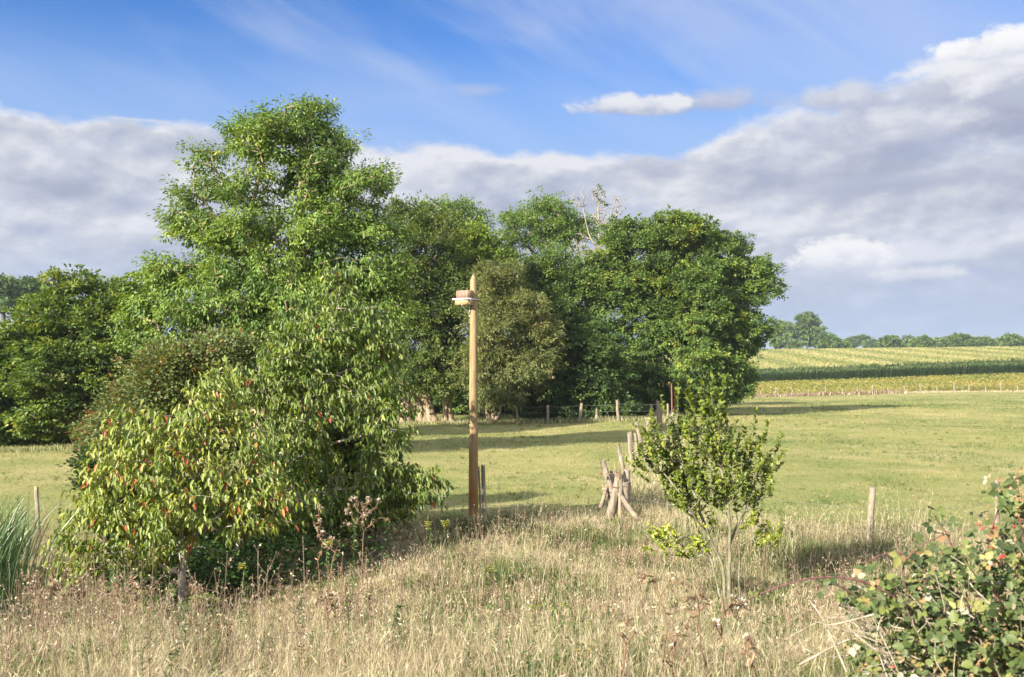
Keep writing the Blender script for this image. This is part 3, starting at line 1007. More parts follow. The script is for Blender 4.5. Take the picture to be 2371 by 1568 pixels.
d = 14.4
b = base_at(424, d)
cherry('lower wider cherry tree with scattered red leaves at the ditch edge', b,
       [[b, P(424, 1300, d), P(418, 1180, d), P(416, 1050, d + .1), P(440, 930, d)],
        [b + [.03, 0, .1], P(440, 1340, d), P(428, 1290, d), P(420, 1240, d)],
        [P(424, 1330, d), P(360, 1305, d - .2), P(290, 1300, d - .3)], [P(422, 1270, d), P(340, 1210, d), P(260, 1200, d)],
        [P(424, 1260, d), P(500, 1200, d - .2), P(570, 1150, d)], [P(418, 1180, d), P(340, 1090, d)], [P(418, 1150, d), P(500, 1040, d)]],
       lobes_px([(480, 930, 45, 70), (430, 1010, 90, 75), (300, 1040, 60, 70), (540, 1030, 90, 90), (360, 1130, 150, 85), (530, 1150, 130, 85), (250, 1190, 70, 65),
                 (390, 1195, 170, 60), (210, 1290, 50, 30), (300, 1262, 110, 28), (600, 1150, 90, 65), (165, 1240, 45, 18), (480, 900, 22, 40), (300, 980, 30, 30), (500, 1235, 60, 20)], d),
       71, 640, 0.06, .10, .75)
d = 16.6
b = base_at(540, d)
cherry('taller greener cherry tree with pointed top, behind the red flecked one', b,
       [[b, P(560, 1250, d), P(640, 1080, d), P(720, 900, d), P(775, 740, d), P(790, 660, d)],
        [P(640, 1080, d), P(760, 1030, d), P(880, 1000, d)], [P(600, 1170, d), P(740, 1140, d), P(900, 1120, d)], [P(720, 900, d), P(820, 850, d), P(880, 800, d)],
        [P(660, 1040, d), P(620, 930, d), P(600, 850, d)]],
       lobes_px([(785, 680, 42, 60), (775, 760, 85, 60), (870, 770, 50, 60), (690, 800, 60, 90), (850, 860, 70, 70), (740, 880, 120, 80), (640, 900, 80, 80), (860, 960, 90, 80),
                 (700, 1000, 120, 90), (900, 1070, 85, 70), (940, 1130, 70, 50), (800, 1140, 140, 70), (680, 1140, 100, 60), (570, 900, 50, 60), (975, 1140, 45, 20), (860, 1190, 60, 40)], d),
       72, 740, 0.075, .02, .46)


# hawthorns round the cherries
def hawthorn(label, X, d, lob, mat, seed, n_clump=300, haws=200, tint=(.45, .17, .16), rc=.26, shell=.5):
    rng = np.random.default_rng(seed)
    b = base_at(X, d)
    root = empty('hawthorn_bush', b, label, 'bush', 'hawthorns round the cherry trees')
    L = lobes_px(lob, d)
    pts = crown_points(L, n_clump, rng, shell, rc * .6)
    top = L[0][0]
    A, PAR, cnt, ends = skeleton([[b, b * .5 + top * .5, top]], pts, rng, .25, .2)
    g = Geo()
    add_branches(g, A, PAR, cnt, .07, .004, 5)
    g.build('trunk', M['bark_dark'], root)
    g = Geo()
    foliage(g, pts, rng, rc, 7, 12, .075, .05, spray=.5, tint=tint, droop=.1)
    g.build('crown', mat, root)
    if haws:
        g = Geo()
        q = pts[rng.integers(0, len(pts), haws // 4)]
        q = np.repeat(q, 4, 0) + rng.normal(0, .05, (len(q) * 4, 3)) + rng.normal(0, rc * .4, (len(q), 1, 3)).repeat(4, 1).reshape(-1, 3)
        g.blobs(q, .013)
        g.build('haws', M['haw'], root)['kind'] = 'stuff'


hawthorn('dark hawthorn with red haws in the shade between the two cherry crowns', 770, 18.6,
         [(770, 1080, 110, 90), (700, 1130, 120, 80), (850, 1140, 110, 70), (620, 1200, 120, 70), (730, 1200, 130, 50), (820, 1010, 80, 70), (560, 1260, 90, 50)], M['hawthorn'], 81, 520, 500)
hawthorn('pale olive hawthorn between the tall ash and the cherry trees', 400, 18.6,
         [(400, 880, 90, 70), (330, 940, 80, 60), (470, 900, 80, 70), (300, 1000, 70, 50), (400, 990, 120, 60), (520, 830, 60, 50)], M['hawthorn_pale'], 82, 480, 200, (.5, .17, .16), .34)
hawthorn('rusty brown hawthorn low at the foot of the hornbeam', 255, 26.0,
         [(255, 990, 55, 35), (230, 1010, 45, 25), (300, 1020, 50, 30)], M['hawthorn'], 83, 160, 100, (.86, .1, .1), .3)
hawthorn('thin dark hawthorn sticking out left of the red flecked cherry', 250, 16.4,
         [(245, 1110, 45, 45), (225, 1070, 28, 30), (270, 1170, 45, 40)], M['hawthorn'], 84, 120, 60, (.35, .15, .14), .22)

# ------------------------------------------------------------------ the young shrub on the right
def right_shrub():
    rng = np.random.default_rng(91)
    d = 12.6
    b = base_at(1680, d)
    root = empty('apple_shrub', b, 'young vase shaped fruit shrub with upright shoots, right of the old fence posts', 'shrub')
    stems = [[b, P(1672, 1310, d), P(1640, 1240, d), P(1600, 1130, d), P(1560, 1020, d), P(1545, 960, d)],
             [b + [.03, 0, .02], P(1690, 1290, d), P(1690, 1200, d - .1), P(1670, 1080, d), P(1650, 960, d)],
             [P(1690, 1260, d), P(1730, 1160, d), P(1765, 1080, d)],
             [b + [.18, .1, 0], P(1712, 1300, d + .1), P(1712, 1230, d), P(1735, 1150, d + .2), P(1770, 1060, d)],
             [b + [-.06, 0, .1], P(1650, 1300, d), P(1615, 1230, d), P(1590, 1160, d)],
             [P(1640, 1240, d), P(1570, 1140, d - .3), P(1520, 1070, d)]]
    lob = lobes_px([(1550, 1035, 60, 50), (1635, 1010, 62, 70), (1520, 1080, 48, 45), (1640, 1100, 95, 75), (1755, 1100, 48, 68), (1700, 1070, 50, 50), (1600, 1160, 62, 44), (1700, 1160, 50, 40), (1550, 1262, 45, 22),
                    (1640, 1225, 28, 16), (1770, 1250, 36, 24), (1730, 1215, 26, 18), (1600, 960, 30, 35), (1650, 955, 28, 35), (1575, 1130, 50, 40), (1610, 1280, 30, 16), (1500, 1060, 25, 25)], d)
    pts = crown_points(lob, 360, rng, .3, .095)
    # upright shoots that stand out of the crown
    shoots = [(1545, 985, 1530, 935), (1570, 960, 1570, 905), (1600, 940, 1597, 888), (1625, 930, 1625, 893), (1648, 920, 1650, 880), (1668, 930, 1682, 886), (1675, 945, 1662, 915), (1745, 1010, 1750, 962),
              (1770, 1030, 1778, 988), (1795, 1050, 1812, 1020), (1510, 1050, 1490, 1020), (1500, 1070, 1475, 1040), (1690, 1020, 1705, 990), (1725, 1040, 1722, 1000), (1780, 1110, 1812, 1090), (1795, 1250, 1815, 1235),
              (1530, 1020, 1508, 965), (1610, 960, 1585, 925)]
    SA = np.array([P(a, c, d + rng.uniform(-.25, .25)) for a, c, _, _ in shoots])
    SB = np.array([P(e, f - 16, d + rng.uniform(-.25, .25)) for _, _, e, f in shoots])
    allp = np.concatenate([pts, SA])
    A, PAR, cnt, ends = skeleton(stems, allp, rng, .14, .35, -.05)
    gt = Geo()
    add_branches(gt, A, PAR, cnt, .030, .0033, 6, .45)
    gt.tubes(SA, SB, np.full(len(SA), .005), np.full(len(SA), .0025), 4)
    g = Geo()
    n, nl = len(pts), 23
    foot = np.array([b[0], b[1], b[2] + .5])
    td = unit(unit(pts - foot) * .85 + np.array([0, 0, .38]) + rng.normal(0, .36, (n, 3)))
    ln = rng.uniform(.12, .28, n)
    f = rng.uniform(-.15, 1, (n, nl))
    B = pts[:, None] + td[:, None] * (f * ln[:, None])[..., None]
    gt.tubes(pts - td * .05, pts + td * ln[:, None], np.full(n, .003), np.full(n, .0015), 4)
    gt.build('trunk', M['bark_shrub'], root)
    side = unit(rng.normal(size=(n, nl, 3)))
    D = side * .9 + td[:, None] * .6
    Nn = td[:, None] * .8 + rng.normal(0, .35, (n, nl, 3)) + np.array([-.2, -.25, .3])
    Yp = 855 - (pts[:, 2] - CAM_H) / d * F
    low = np.clip((Yp - 1130) / 100, 0, 1)
    tt = np.clip(.60 + rng.normal(0, .13, n)[:, None] + rng.normal(0, .13, (n, nl)) + .30 * low[:, None], 0, 1)
    sz = rng.uniform(.6, 1.15, (n, nl))
    g.leaves(B.reshape(-1, 3), D.reshape(-1, 3), Nn.reshape(-1, 3), (.062 * sz).ravel(), (.039 * sz).ravel(), tt.ravel(), .2, 7)
    ns, nl = len(SA), 34
    f = rng.uniform(0, 1, (ns, nl))
    B = SA[:, None] + (SB - SA)[:, None] * f[..., None]
    D = unit(rng.normal(size=(ns, nl, 3)) * np.array([1, 1, .2])) * .8 + np.array([0, 0, .8])
    Nn = rng.normal(0, .4, (ns, nl, 3)) + np.array([0, 0, .8])
    g.leaves(B.reshape(-1, 3), D.reshape(-1, 3), Nn.reshape(-1, 3), rng.uniform(.045, .07, ns * nl), rng.uniform(.026, .04, ns * nl), np.clip(rng.normal(.62, .12, ns * nl), 0, 1), .2, 7)
    g.build('crown', M['apple'], root)


right_shrub()


# ------------------------------------------------------------------ nest box pole
def pole_material():
    m, N, out = new_mat('treated pole wood')
    tc = N.new('ShaderNodeTexCoord')
    mp = N.new('ShaderNodeMapping')
    mp.inputs['Scale'].default_value = (1, 1, .06)
    N.link(tc.outputs['Object'], mp.inputs[0])
    nz = N.noise(mp.outputs[0], 22.0, 6.0, .65, .5)
    nb = N.noise(tc.outputs['Object'], 2.2, 4.0, .6)
    col = N.mix(N.smooth(nz, .3, .7), (.165, .11, .048), (.315, .235, .118))
    col = N.mix(N.smooth(nb, .48, .70, 0, .7), col, (.25, .20, .10))
    crk = N.noise(mp.outputs[0], 60.0, 3.0, .5)
    col = N.mix(N.smooth(crk, .62, .70, 0, .75), col, (.10, .065, .03))
    sp = N.new('ShaderNodeSeparateXYZ')
    N.link(tc.outputs['Object'], sp.inputs[0])
    damp = N.smooth(N.math('ADD', sp.outputs[2], N.math('MULTIPLY', nb, 1.2)), 3.0, 0.9)
    col = N.mix(damp, col, N.mix(nz, (.19, .085, .018), (.30, .15, .035)))
    pb = N.new('ShaderNodeBsdfPrincipled')
    N.link(col, pb.inputs['Base Color'])
    pb.inputs['Roughness'].default_value = .75
    bp = N.new('ShaderNodeBump')
    bp.inputs['Strength'].default_value = .6
    bp.inputs['Distance'].default_value = .01
    N.link(nz, bp.inputs['Height'])
    N.link(bp.outputs[0], pb.inputs['Normal'])
    N.link(pb.outputs[0], out.inputs['Surface'])
    return m


def nest_pole():
    d = 19.8
    b = base_at(1096.5, d, -.1)
    root = empty('nest_box_pole', b, 'tall round wooden pole with pointed tip carrying a small nest box', 'pole')
    x0, y0 = b[0], b[1]
    zt = P(1096, 632, d)[2]
    zs = P(1096, 648, d)[2]
    prof = [(b[2], .098), (b[2] + .5, .096), (b[2] + 2, .088), (b[2] + 3.5, .078), (zs - .5, .072), (zs, .068)]
    k = 22
    an = np.arange(k) * 2 * np.pi / k
    rings = []
    for z, r in prof:
        zz = np.full(k, z)
        if z == zs:
            zz = z + 0.012 * np.sin(an * 3)
        rings.append(np.stack([x0 + np.cos(an) * r, y0 + np.sin(an) * r, zz], 1))
    V = np.concatenate(rings + [np.array([[x0 - .004, y0, zt]])])
    i = np.arange(k)
    j = (i + 1) % k
    q = np.concatenate([np.stack([i, j, j + k, i + k], 1) + a * k for a in range(len(prof) - 1)])
    t = (len(prof) - 1) * k
    tri = np.stack([t + i, t + j, np.full(k, len(V) - 1)], 1)
    WOOD = pole_material()
    npmesh('pole', V, [q, tri], WOOD, root)
    # nest box, turned so that a lit left face and a right face show
    th = R(30)
    ex = np.array([math.cos(th), -math.sin(th), 0.0])     # along the left face towards the front corner
    ey = np.array([math.sin(th), math.cos(th), 0.0])      # along the right face, away
    ez = np.array([0, 0, 1.0])
    AX = np.stack([ex, ey, ez])
    d2 = d - .26
    corner = P(1083, 700, d2)
    zb, zm, zu = P(1083, 705, d2)[2], P(1083, 692, d2)[2], P(1083, 671, d2)[2]
    s = .30
    c = corner[:2] - ex[:2] * s / 2 + ey[:2] * s / 2 * .95
    cx, cy = c
    tray = bark_mat('nest tray wood', (.30, .21, .10), (.47, .36, .20), scale=14, stretch=1)
    boxm = bark_mat('nest box board', (.20, .14, .085), (.36, .265, .17), scale=30, stretch=.5, bump=.8)
    pinkm = bark_mat('stained nest box board', (.20, .12, .10), (.32, .20, .165), scale=8, stretch=1)
    g = Geo()
    hz = (zm - zb) / 2 - .004
    zc = zb + hz
    g.box([cx, cy, zb + .01], AX, [s / 2, s / 2 * .95, .01])
    for sg, a, h in ((-1, 1, None), (1, 1, None)):
        g.box(np.array([cx, cy, zc]) + ey * sg * (s / 2 * .95 - .01), AX, [s / 2 + .001, .011, hz])
    for sg in (-1, 1):
        g.box(np.array([cx, cy, zc]) + ex * sg * (s / 2 - .012), AX, [.010, s / 2 * .95 - .022, hz - .001])
    bx = g.build('nest_box', tray, root)
    hw = (zu - zm) / 2
    zc = zm + hw

    def panel(name, mat, c, half):
        gg = Geo()
        gg.box(c, AX, half)
        o = npmesh(name, np.concatenate(gg.V), [np.concatenate(v) for v in gg.F.values()], mat, bx, origin=np.array(root.location))
        return o
    cc = np.array([cx, cy, zc])
    p1 = panel('front_panel', pinkm, cc - ey * (s / 2 * .95 - .045), [s / 2 - .035, .012, hw - .004])
    p1['label'] = 'purplish stained front board'
    panel('side_panel', boxm, cc + ex * (s / 2 - .03), [.016, s / 2 * .95 - .005, hw])
    panel('side_panel', boxm, cc - ex * (s / 2 - .03), [.012, s / 2 * .95 - .02, hw - .012])
    panel('back_panel', boxm, cc + ey * (s / 2 * .95 - .02), [s / 2 - .05, .012, hw])
    # steel strap round box and pole
    g = Geo()
    zc = zm
    e = s / 2 + .010
    f = s / 2 * .95 + .010
    g.box(np.array([cx, cy, zc]) - ey * f - ex * .015, AX, [e + .03, .004, .021])
    g.box(np.array([cx, cy, zc]) + ex * e, AX, [.004, f, .020])
    g.box(np.array([cx, cy, zc]) - ex * e, AX, [.004, f, .020])
    g.box(np.array([cx, cy, zc]) + ey * f, AX, [e, .004, .019])
    g.box(np.array([cx, cy, zc - .025]) + ex * (e + .008) - ey * .05, AX, [.004, .020, .048])
    an = np.arange(25) * 2 * np.pi / 24
    rp = .080
    ring = np.stack([x0 + np.cos(an) * rp, y0 + np.sin(an) * rp, np.full(25, zc)], 1)
    g.tubes(ring[:-1], ring[1:], .012, .012, 6)
    g.box([x0 + .098, y0, zc], np.eye(3), [.022, .012, .014])
    g.build('strap', M['galv'], root)
    # bracket under the box: a diagonal and an upright flat bar
    g = Geo()
    pt = np.array([x0 - .075, y0 - .035, 0])
    A = P(1069, 706, d - .22)
    Bb = np.array([x0 - .082, y0 - .03, P(1090, 729, d)[2]])
    g.pipe([A, A * .5 + Bb * .5, Bb], .011, 6)
    C = np.array([x0 - .082, y0 - .034, zb])
    g.pipe([C, C * .5 + Bb * .5, Bb - [0, 0, .04]], .010, 6)
    g.build('bracket', M['galv'], root)
    g = Geo()
    z = P(1100, 1168, d)[2]
    g.blobs([[x0 + .02, y0 - .093, z]], .02)
    g.build('white_mark', M['white_spot'], root)


nest_pole()


# ------------------------------------------------------------------ fences
def post(pts, r, seed, k=9, root=None, mat='old_wood', flat=.85, name='post', top=True, label=None):
    rng = np.random.default_rng(seed)
    g = Geo()
    pts = np.asarray(pts, float)
    if len(pts) == 2:
        pts = np.array([pts[0] + (pts[1] - pts[0]) * f for f in (0, .3, .6, .85, 1)])
        pts[1:-1] += rng.normal(0, r * .10, (3, 3))
    rr = r * np.interp(np.linspace(0, 1, len(pts)), [0, .3, .6, .85, 1], [1.05, 1.0, .97, .93, .84])
    n = len(pts)
    g.pipe(pts, rr, k, wob=.12, rng=rng, flat=flat, cap=False)
    # rough sawn or split end
    V = g.V[0].reshape(n, k, 3)
    V[-1] += np.array([0, 0, 1]) * rng.normal(0, r * .30, k)[:, None]
    g.add(np.concatenate([V[-1], V[-1].mean(0)[None] + [0, 0, -r * .1]]), [np.stack([np.arange(k), (np.arange(k) + 1) % k, np.full(k, k)], 1)])
    o = g.build(name, M[mat], root)
    if label:
        o['label'] = label
    return o


def wire_run(root, pts, sag=.03, r=.0019, n=10):
    g = Geo()
    for a, b in zip(pts[:-1], pts[1:]):
        a, b = np.asarray(a), np.asarray(b)
        f = np.linspace(0, 1, n)[:, None]
        q = a + (b - a) * f - np.array([0, 0, 1]) * (4 * f * (1 - f)) * sag
        g.tubes(q[:-1], q[1:], r, r, 4)
    g.build('wire', M['wire'], root)


def stake(X, Y, d, h, lean=(0, 0), dz=-.15):
    """base under pixel column X at depth d, top h above the ground shifted by lean"""
    b = base_at(X, d, dz)
    t = base_at(X, d, 0) + np.array([lean[0], lean[1], h])
    return np.array([b, t])


def near_fence():
    root = empty('wire_fence', base_at(1122, 19.5), 'low wire fence along the near meadow edge, its few grey posts far apart', 'fence')
    S = [stake(97, 0, 19.5, 1.0, (-.07, 0)), stake(1124, 0, 19.3, 1.17, (-.04, 0)), stake(2003, 0, 16.9, 1.12, (.10, 0)), stake(2300, 0, 17.3, 1.15, (.03, 0))]
    far_l, far_r = base_at(-350, 21, 1), base_at(2800, 17.5, 1)
    for k, s in enumerate(S):
        post(s, .042 if k != 2 else .062, 200 + k, root=root)
    b2 = stake(1116, 0, 19.28, 1.16, (-.06, 0))
    post(b2, .022, 210, root=root, k=6, label='thin split post leaning on a thicker one')
    g = Geo()
    mid = P(1416, 1165, 20)
    for hz in (.92, .55):
        line = [far_l + [0, 0, hz - 1]] + [s[0] * (1 - hz / 1.3) + s[1] * (hz / 1.3) + np.array([0, -.06, 0]) for s in S[:2]] + [np.array([2.0, 20.0, hz])] + \
               [s[0] * (1 - hz / 1.3) + s[1] * (hz / 1.3) + np.array([0, -.07, 0]) for s in S[2:]] + [far_r + [0, 0, hz - 1]]
        wire_run(root, line, .05)


near_fence()


def running_fence():
    root = empty('post_fence', base_at(1430, 20), 'row of old leaning split posts running from the corner towards the oak', 'fence')
    # (bottom px, top px, depth, radius)
    L = [((1455, 1110), (1431, 1030), 24.5, .052), ((1466, 1075), (1457, 1002), 30, .085), ((1480, 1040), (1470, 1003), 31.5, .05), ((1487, 1020), (1473, 977), 36, .07),
         ((1499, 1010), (1500, 975), 38, .055), ((1509, 990), (1508, 938), 45, .07), ((1528, 985), (1522, 928), 47, .085), ((1531, 985), (1530, 940), 50, .06),
         ((1541, 968), (1537, 945), 55, .06), ((1548, 968), (1546, 935), 56, .075), ((1562, 960), (1561, 940), 66, .07)]
    tops = []
    for k, (bp, tp, d, r) in enumerate(L):
        b, t = P(*bp, d), P(*tp, d)
        f = (b[2] - (float(ground(b[0], b[1])) - .15)) / max(t[2] - b[2], .1)
        b = b - (t - b) * max(f, 0) * np.array([.3, .3, 1])
        post([b, t], r, 300 + k, root=root)
        tops.append((b, t))
    post([P(1556, 968, 60), P(1555, 889, 60)], .05, 340, root=root, mat='rusty', flat=1, label='tall rusty iron post')
    post([P(1563, 965, 64), P(1562, 895, 64)], .04, 341, root=root, mat='rusty', flat=1, label='tall rusty iron post')
    g = Geo()
    use = [0, 1, 3, 5, 6, 9]
    for f in (.45, .72, .9):
        wire_run(root, [P(1425, 1190 - 100 * f, 20.2)] + [tops[i][0] + (tops[i][1] - tops[i][0]) * f for i in use], .05, .004)


running_fence()


def corner_posts():
    """the bundle of old posts where the fences meet"""
    d = 20.0
    root = empty('corner_fence', base_at(1420, d), 'bundle of bleached old corner posts and braces where the two fences meet', 'fence')
    gb = lambda X, Y, dd: P(X, Y, dd)
    post([gb(1411, 1235, d - .3), gb(1413, 1190, d - .3), gb(1424, 1150, d - .25), gb(1432, 1112, d - .2), gb(1434, 1098, d - .2)], .10, 400, k=11, root=root, label='thick split bleached corner post')
    post([gb(1437, 1235, d - .4), gb(1437, 1110, d - .4)], .042, 401, root=root, label='slim round upright post')
    post([gb(1413, 1190, d + .2), gb(1411, 1098, d + .2)], .085, 402, root=root)
    post([gb(1420, 1150, d + .1), gb(1395, 1068, d + .1)], .065, 403, root=root, label='short post leaning left')
    post([gb(1423, 1160, d + .25), gb(1421, 1092, d + .25)], .075, 404, root=root)
    post([gb(1451, 1165, d + .6), gb(1451, 1088, d + .6)], .07, 405, root=root)
    post([gb(1446, 1170, d + .4), gb(1447, 1118, d + .4)], .10, 406, root=root)
    post([gb(1488, 1222, d - .8), gb(1433, 1142, d - .35)], .055, 407, root=root, name='brace', label='diagonal brace down to the right')
    post([gb(1390, 1178, d - .2), gb(1406, 1125, d + .1)], .038, 408, root=root, name='brace', label='thin diagonal brace down to the left')
    for nm, q, r in [('wire', [gb(1385, 1099, d - .1), gb(1410, 1097, d - .2), gb(1432, 1098, d - .45)], .007), ('wire', [gb(1385, 1129, d - .1), gb(1410, 1127, d - .2), gb(1432, 1128, d - .45)], .007),
                     ('insulator', [gb(1391, 1100, d - .1), gb(1391, 1094, d - .1)], .02), ('iron_bracket', [gb(1434, 1110, d - .42), gb(1435, 1088, d - .42)], .016)]:
        g = Geo()
        g.pipe(q, r, 6)
        g.build(nm, M['rusty'], root)


corner_posts()


def wood_fence():
    root = empty('wire_fence', base_at(1300, 57.6), 'three strand wire fence in front of the dark hazel bushes', 'fence')
    L = [(1197, 58.0, 1.05, (.0, 0), .06), (1203, 58.1, 1.1, (-.28, 0), .06), (1268, 57.6, 1.02, (0, 0), .075), (1340, 57.6, 1.10, (.18, 0), .085), (1381, 58.4, .75, (0, 0), .09), (1431, 57.6, 1.22, (-.06, 0), .10), (1128, 58, 1.0, (0, 0), .05)]
    for k, (X, d, h, ln, r) in enumerate(L):
        s = stake(X, 0, d, h, ln)
        if k == 4:
            rng = np.random.default_rng(5)
            g = Geo()
            g.pipe([s[0], s[0] + (s[1] - s[0]) * .4, s[1]], [.19, .12, .02], 8, wob=.1, rng=rng)
            g.build('broken_post', M['old_wood'], root)
        else:
            post(s, r, 500 + k, root=root)
    g = Geo()
    for hz in (.30, .62, .98):
        pts = [base_at(X, 57.5, hz) for X in (1128, 1200, 1268, 1345, 1431, 1520)]
        wire_run(root, pts, .04, .006)


wood_fence()


def far_fence():
    root = empty('post_fence', base_at(2000, 149), 'line of small thin posts along the far meadow edge', 'fence')
    for k, x in enumerate([60, 180, 315, 436, 562, 692, 820, 952, 1068, 1188, 1310, 1438, 1560, 1690, 1822, 1940, 2070, 2190, 2320]):
        X = 1667 + x * .2968
        s = stake(X, 0, 148.5, 1.15 + .25 * math.sin(k * 2.3), (.05 * math.sin(k), 0))
        post(s, .10, 600 + k, k=6, root=root)
    g = Geo()
    for h in (.5, 1.0):
        wire_run(root, [base_at(X, 148.4, h) for X in range(1660, 2420, 40)], .03, .008, 4)


far_fence()


# pollard stumps at the wood edge
def pollards():
    rng = np.random.default_rng(77)
    L = [(940, [(942, 978, .40), (941, 945, .33), (944, 915, .36), (944, 898, .44)], 'grey upright pollard stump, leftmost by the meadow edge'),
         (975, [(982, 978, .34), (970, 950, .28), (958, 925, .27), (955, 905, .36)], 'reddish pollard stump leaning left beside the pale one'),
         (1003, [(1003, 980, .42), (994, 955, .30), (988, 925, .30), (986, 908, .40)], 'pale brown pollard stump with knobbly head, left of the forked one'),
         (1036, [(1030, 977, .26), (1032, 950, .20), (1034, 925, .24), (1034, 908, .38)], 'forked grey pollard stump nearest the nest box pole')]
    for k, (X, prof, lab) in enumerate(L):
        d = 60.2
        b = base_at(prof[0][0], d)
        root = empty('pollard_stump', b, lab, 'stump', 'old pollard stumps')
        g = Geo()
        pts = np.array([b] + [P(x, y, d) for x, y, _ in prof[1:]])
        r = np.array([q[2] for q in prof])
        f = np.linspace(0, 1, 9)
        t = np.linspace(0, 1, len(pts))
        pp = np.stack([np.interp(f, t, pts[:, i]) for i in range(3)], 1)
        g.pipe(pp, np.interp(f, t, r), 14, wob=.13, rng=rng)
        if k == 3:
            q = np.array([base_at(1046, d), P(1041, 950, d), P(1036, 925, d)])
            g.pipe(q, [.2, .15, .13], 10, wob=.1, rng=rng)
        g.build('trunk', M['bark_pollard'], root, smooth=True)
        g = Geo()
        hd = pts[-1] + rng.normal(0, 1, (14, 3)) * np.array([.24, .2, .10])
        g.blobs(hd, rng.uniform(.08, .2, 14), sq=.7)
        sh = rng.normal(0, 1, (16, 3)) * np.array([.5, .4, .3]) + [0, 0, .7]
        g.tubes(np.repeat(pts[-1][None], 16, 0), pts[-1] + sh, .04, .015, 5)
        g.build('knobbly_head', M['bark_pollard'], root)


pollards()

# ------------------------------------------------------------------ far trees
def far_trees():
    tg = 'far trees beyond the field crest'
    L = [(1868, 440, [(1868, 757, 36, 32), (1850, 780, 36, 28), (1890, 775, 24, 30)], 'tallest far tree on the crest right of the oak', 'far_tree'),
         (1818, 445, [(1815, 772, 26, 30), (1800, 785, 20, 25)], 'far tree touching the oak on the crest', 'far_tree'),
         (1922, 430, [(1920, 792, 34, 18)], 'rounded far bush at the foot of the tallest far tree', 'far_bush'),
         (1838, 425, [(1838, 800, 14, 10)], 'small pale far bush in front of the tallest far tree', 'far_bush'),
         (1985, 620, [(1975, 793, 22, 11), (1995, 788, 18, 11)], 'small bluish far tree with a round top', 'far_tree'),
         (2020, 600, [(2020, 798, 26, 9)], 'low bluish far bush between two rounder trees', 'far_bush'),
         (2058, 430, [(2058, 794, 26, 14)], 'bright rounded far tree, first one right of the bluish ones', 'far_tree'),
         (2103, 620, [(2103, 790, 20, 11)], 'bluish far tree peeping over the hedge line', 'far_tree'),
         (2095, 440, [(2092, 801, 18, 9)], 'olive far bush under the bluish far tree', 'far_bush'),
         (2145, 430, [(2140, 795, 30, 12), (2165, 797, 20, 11)], 'wide far tree in the middle of the crest line', 'far_tree'),
         (2226, 430, [(2222, 788, 28, 15), (2240, 793, 20, 12)], 'highest rounded tree of the right crest line', 'far_tree'),
         (2190, 470, [(2190, 796, 22, 10)], 'dull green far bush between two rounded trees', 'far_bush'),
         (2280, 470, [(2275, 795, 26, 11), (2300, 797, 20, 9)], 'flat topped far tree right of the highest one', 'far_tree'),
         (2338, 430, [(2338, 789, 20, 14)], 'pointed far tree close to the right picture edge', 'far_tree'),
         (2368, 440, [(2372, 795, 26, 11), (2400, 792, 30, 12)], 'far tree cut by the right picture edge', 'far_tree'),
         (1955, 450, [(1950, 801, 18, 8)], 'tiny far bush left of the bluish tree', 'far_bush')]
    for k, (X, d, lob, lab, nm) in enumerate(L):
        b = base_at(X, d)
        lb = lobes_px(lob, d)
        tree(nm, lab, 'tree' if nm == 'far_tree' else 'bush', b, [[b, lb[0][0]]], lb, M['far'], M['bark_dark'], 700 + k, n_clump=70 * len(lob), rc=1.5, n_spray=6, n_leaf=12, L=.9, W=.6,
             r0=.4, r_tip=.05, shell=.5, mind=1.1, step=2.0, group=tg, tint=(.5 if d < 500 else .3, .16, .14))
    L = [(10, 165, [(5, 672, 45, 32), (-30, 690, 50, 40), (30, 700, 45, 30)], 'far wood tree on the hill at the left picture edge'),
         (75, 172, [(70, 668, 36, 26), (100, 690, 40, 35)], 'far wood tree on the hill just left of the hornbeam top')]
    for k, (X, d, lob, lab) in enumerate(L):
        b = base_at(X, d)
        lb = lobes_px(lob, d)
        tree('far_tree', lab, 'tree', b, [[b, lb[0][0]]], lb, M['far'], M['bark_dark'], 740 + k, n_clump=150, rc=1.1, n_spray=7, n_leaf=12, L=.45, W=.3, r0=.35, r_tip=.03, shell=.55, mind=.8, step=1.5,
             group='far wood trees on the left hill', tint=(.3, .14, .12))


far_trees()


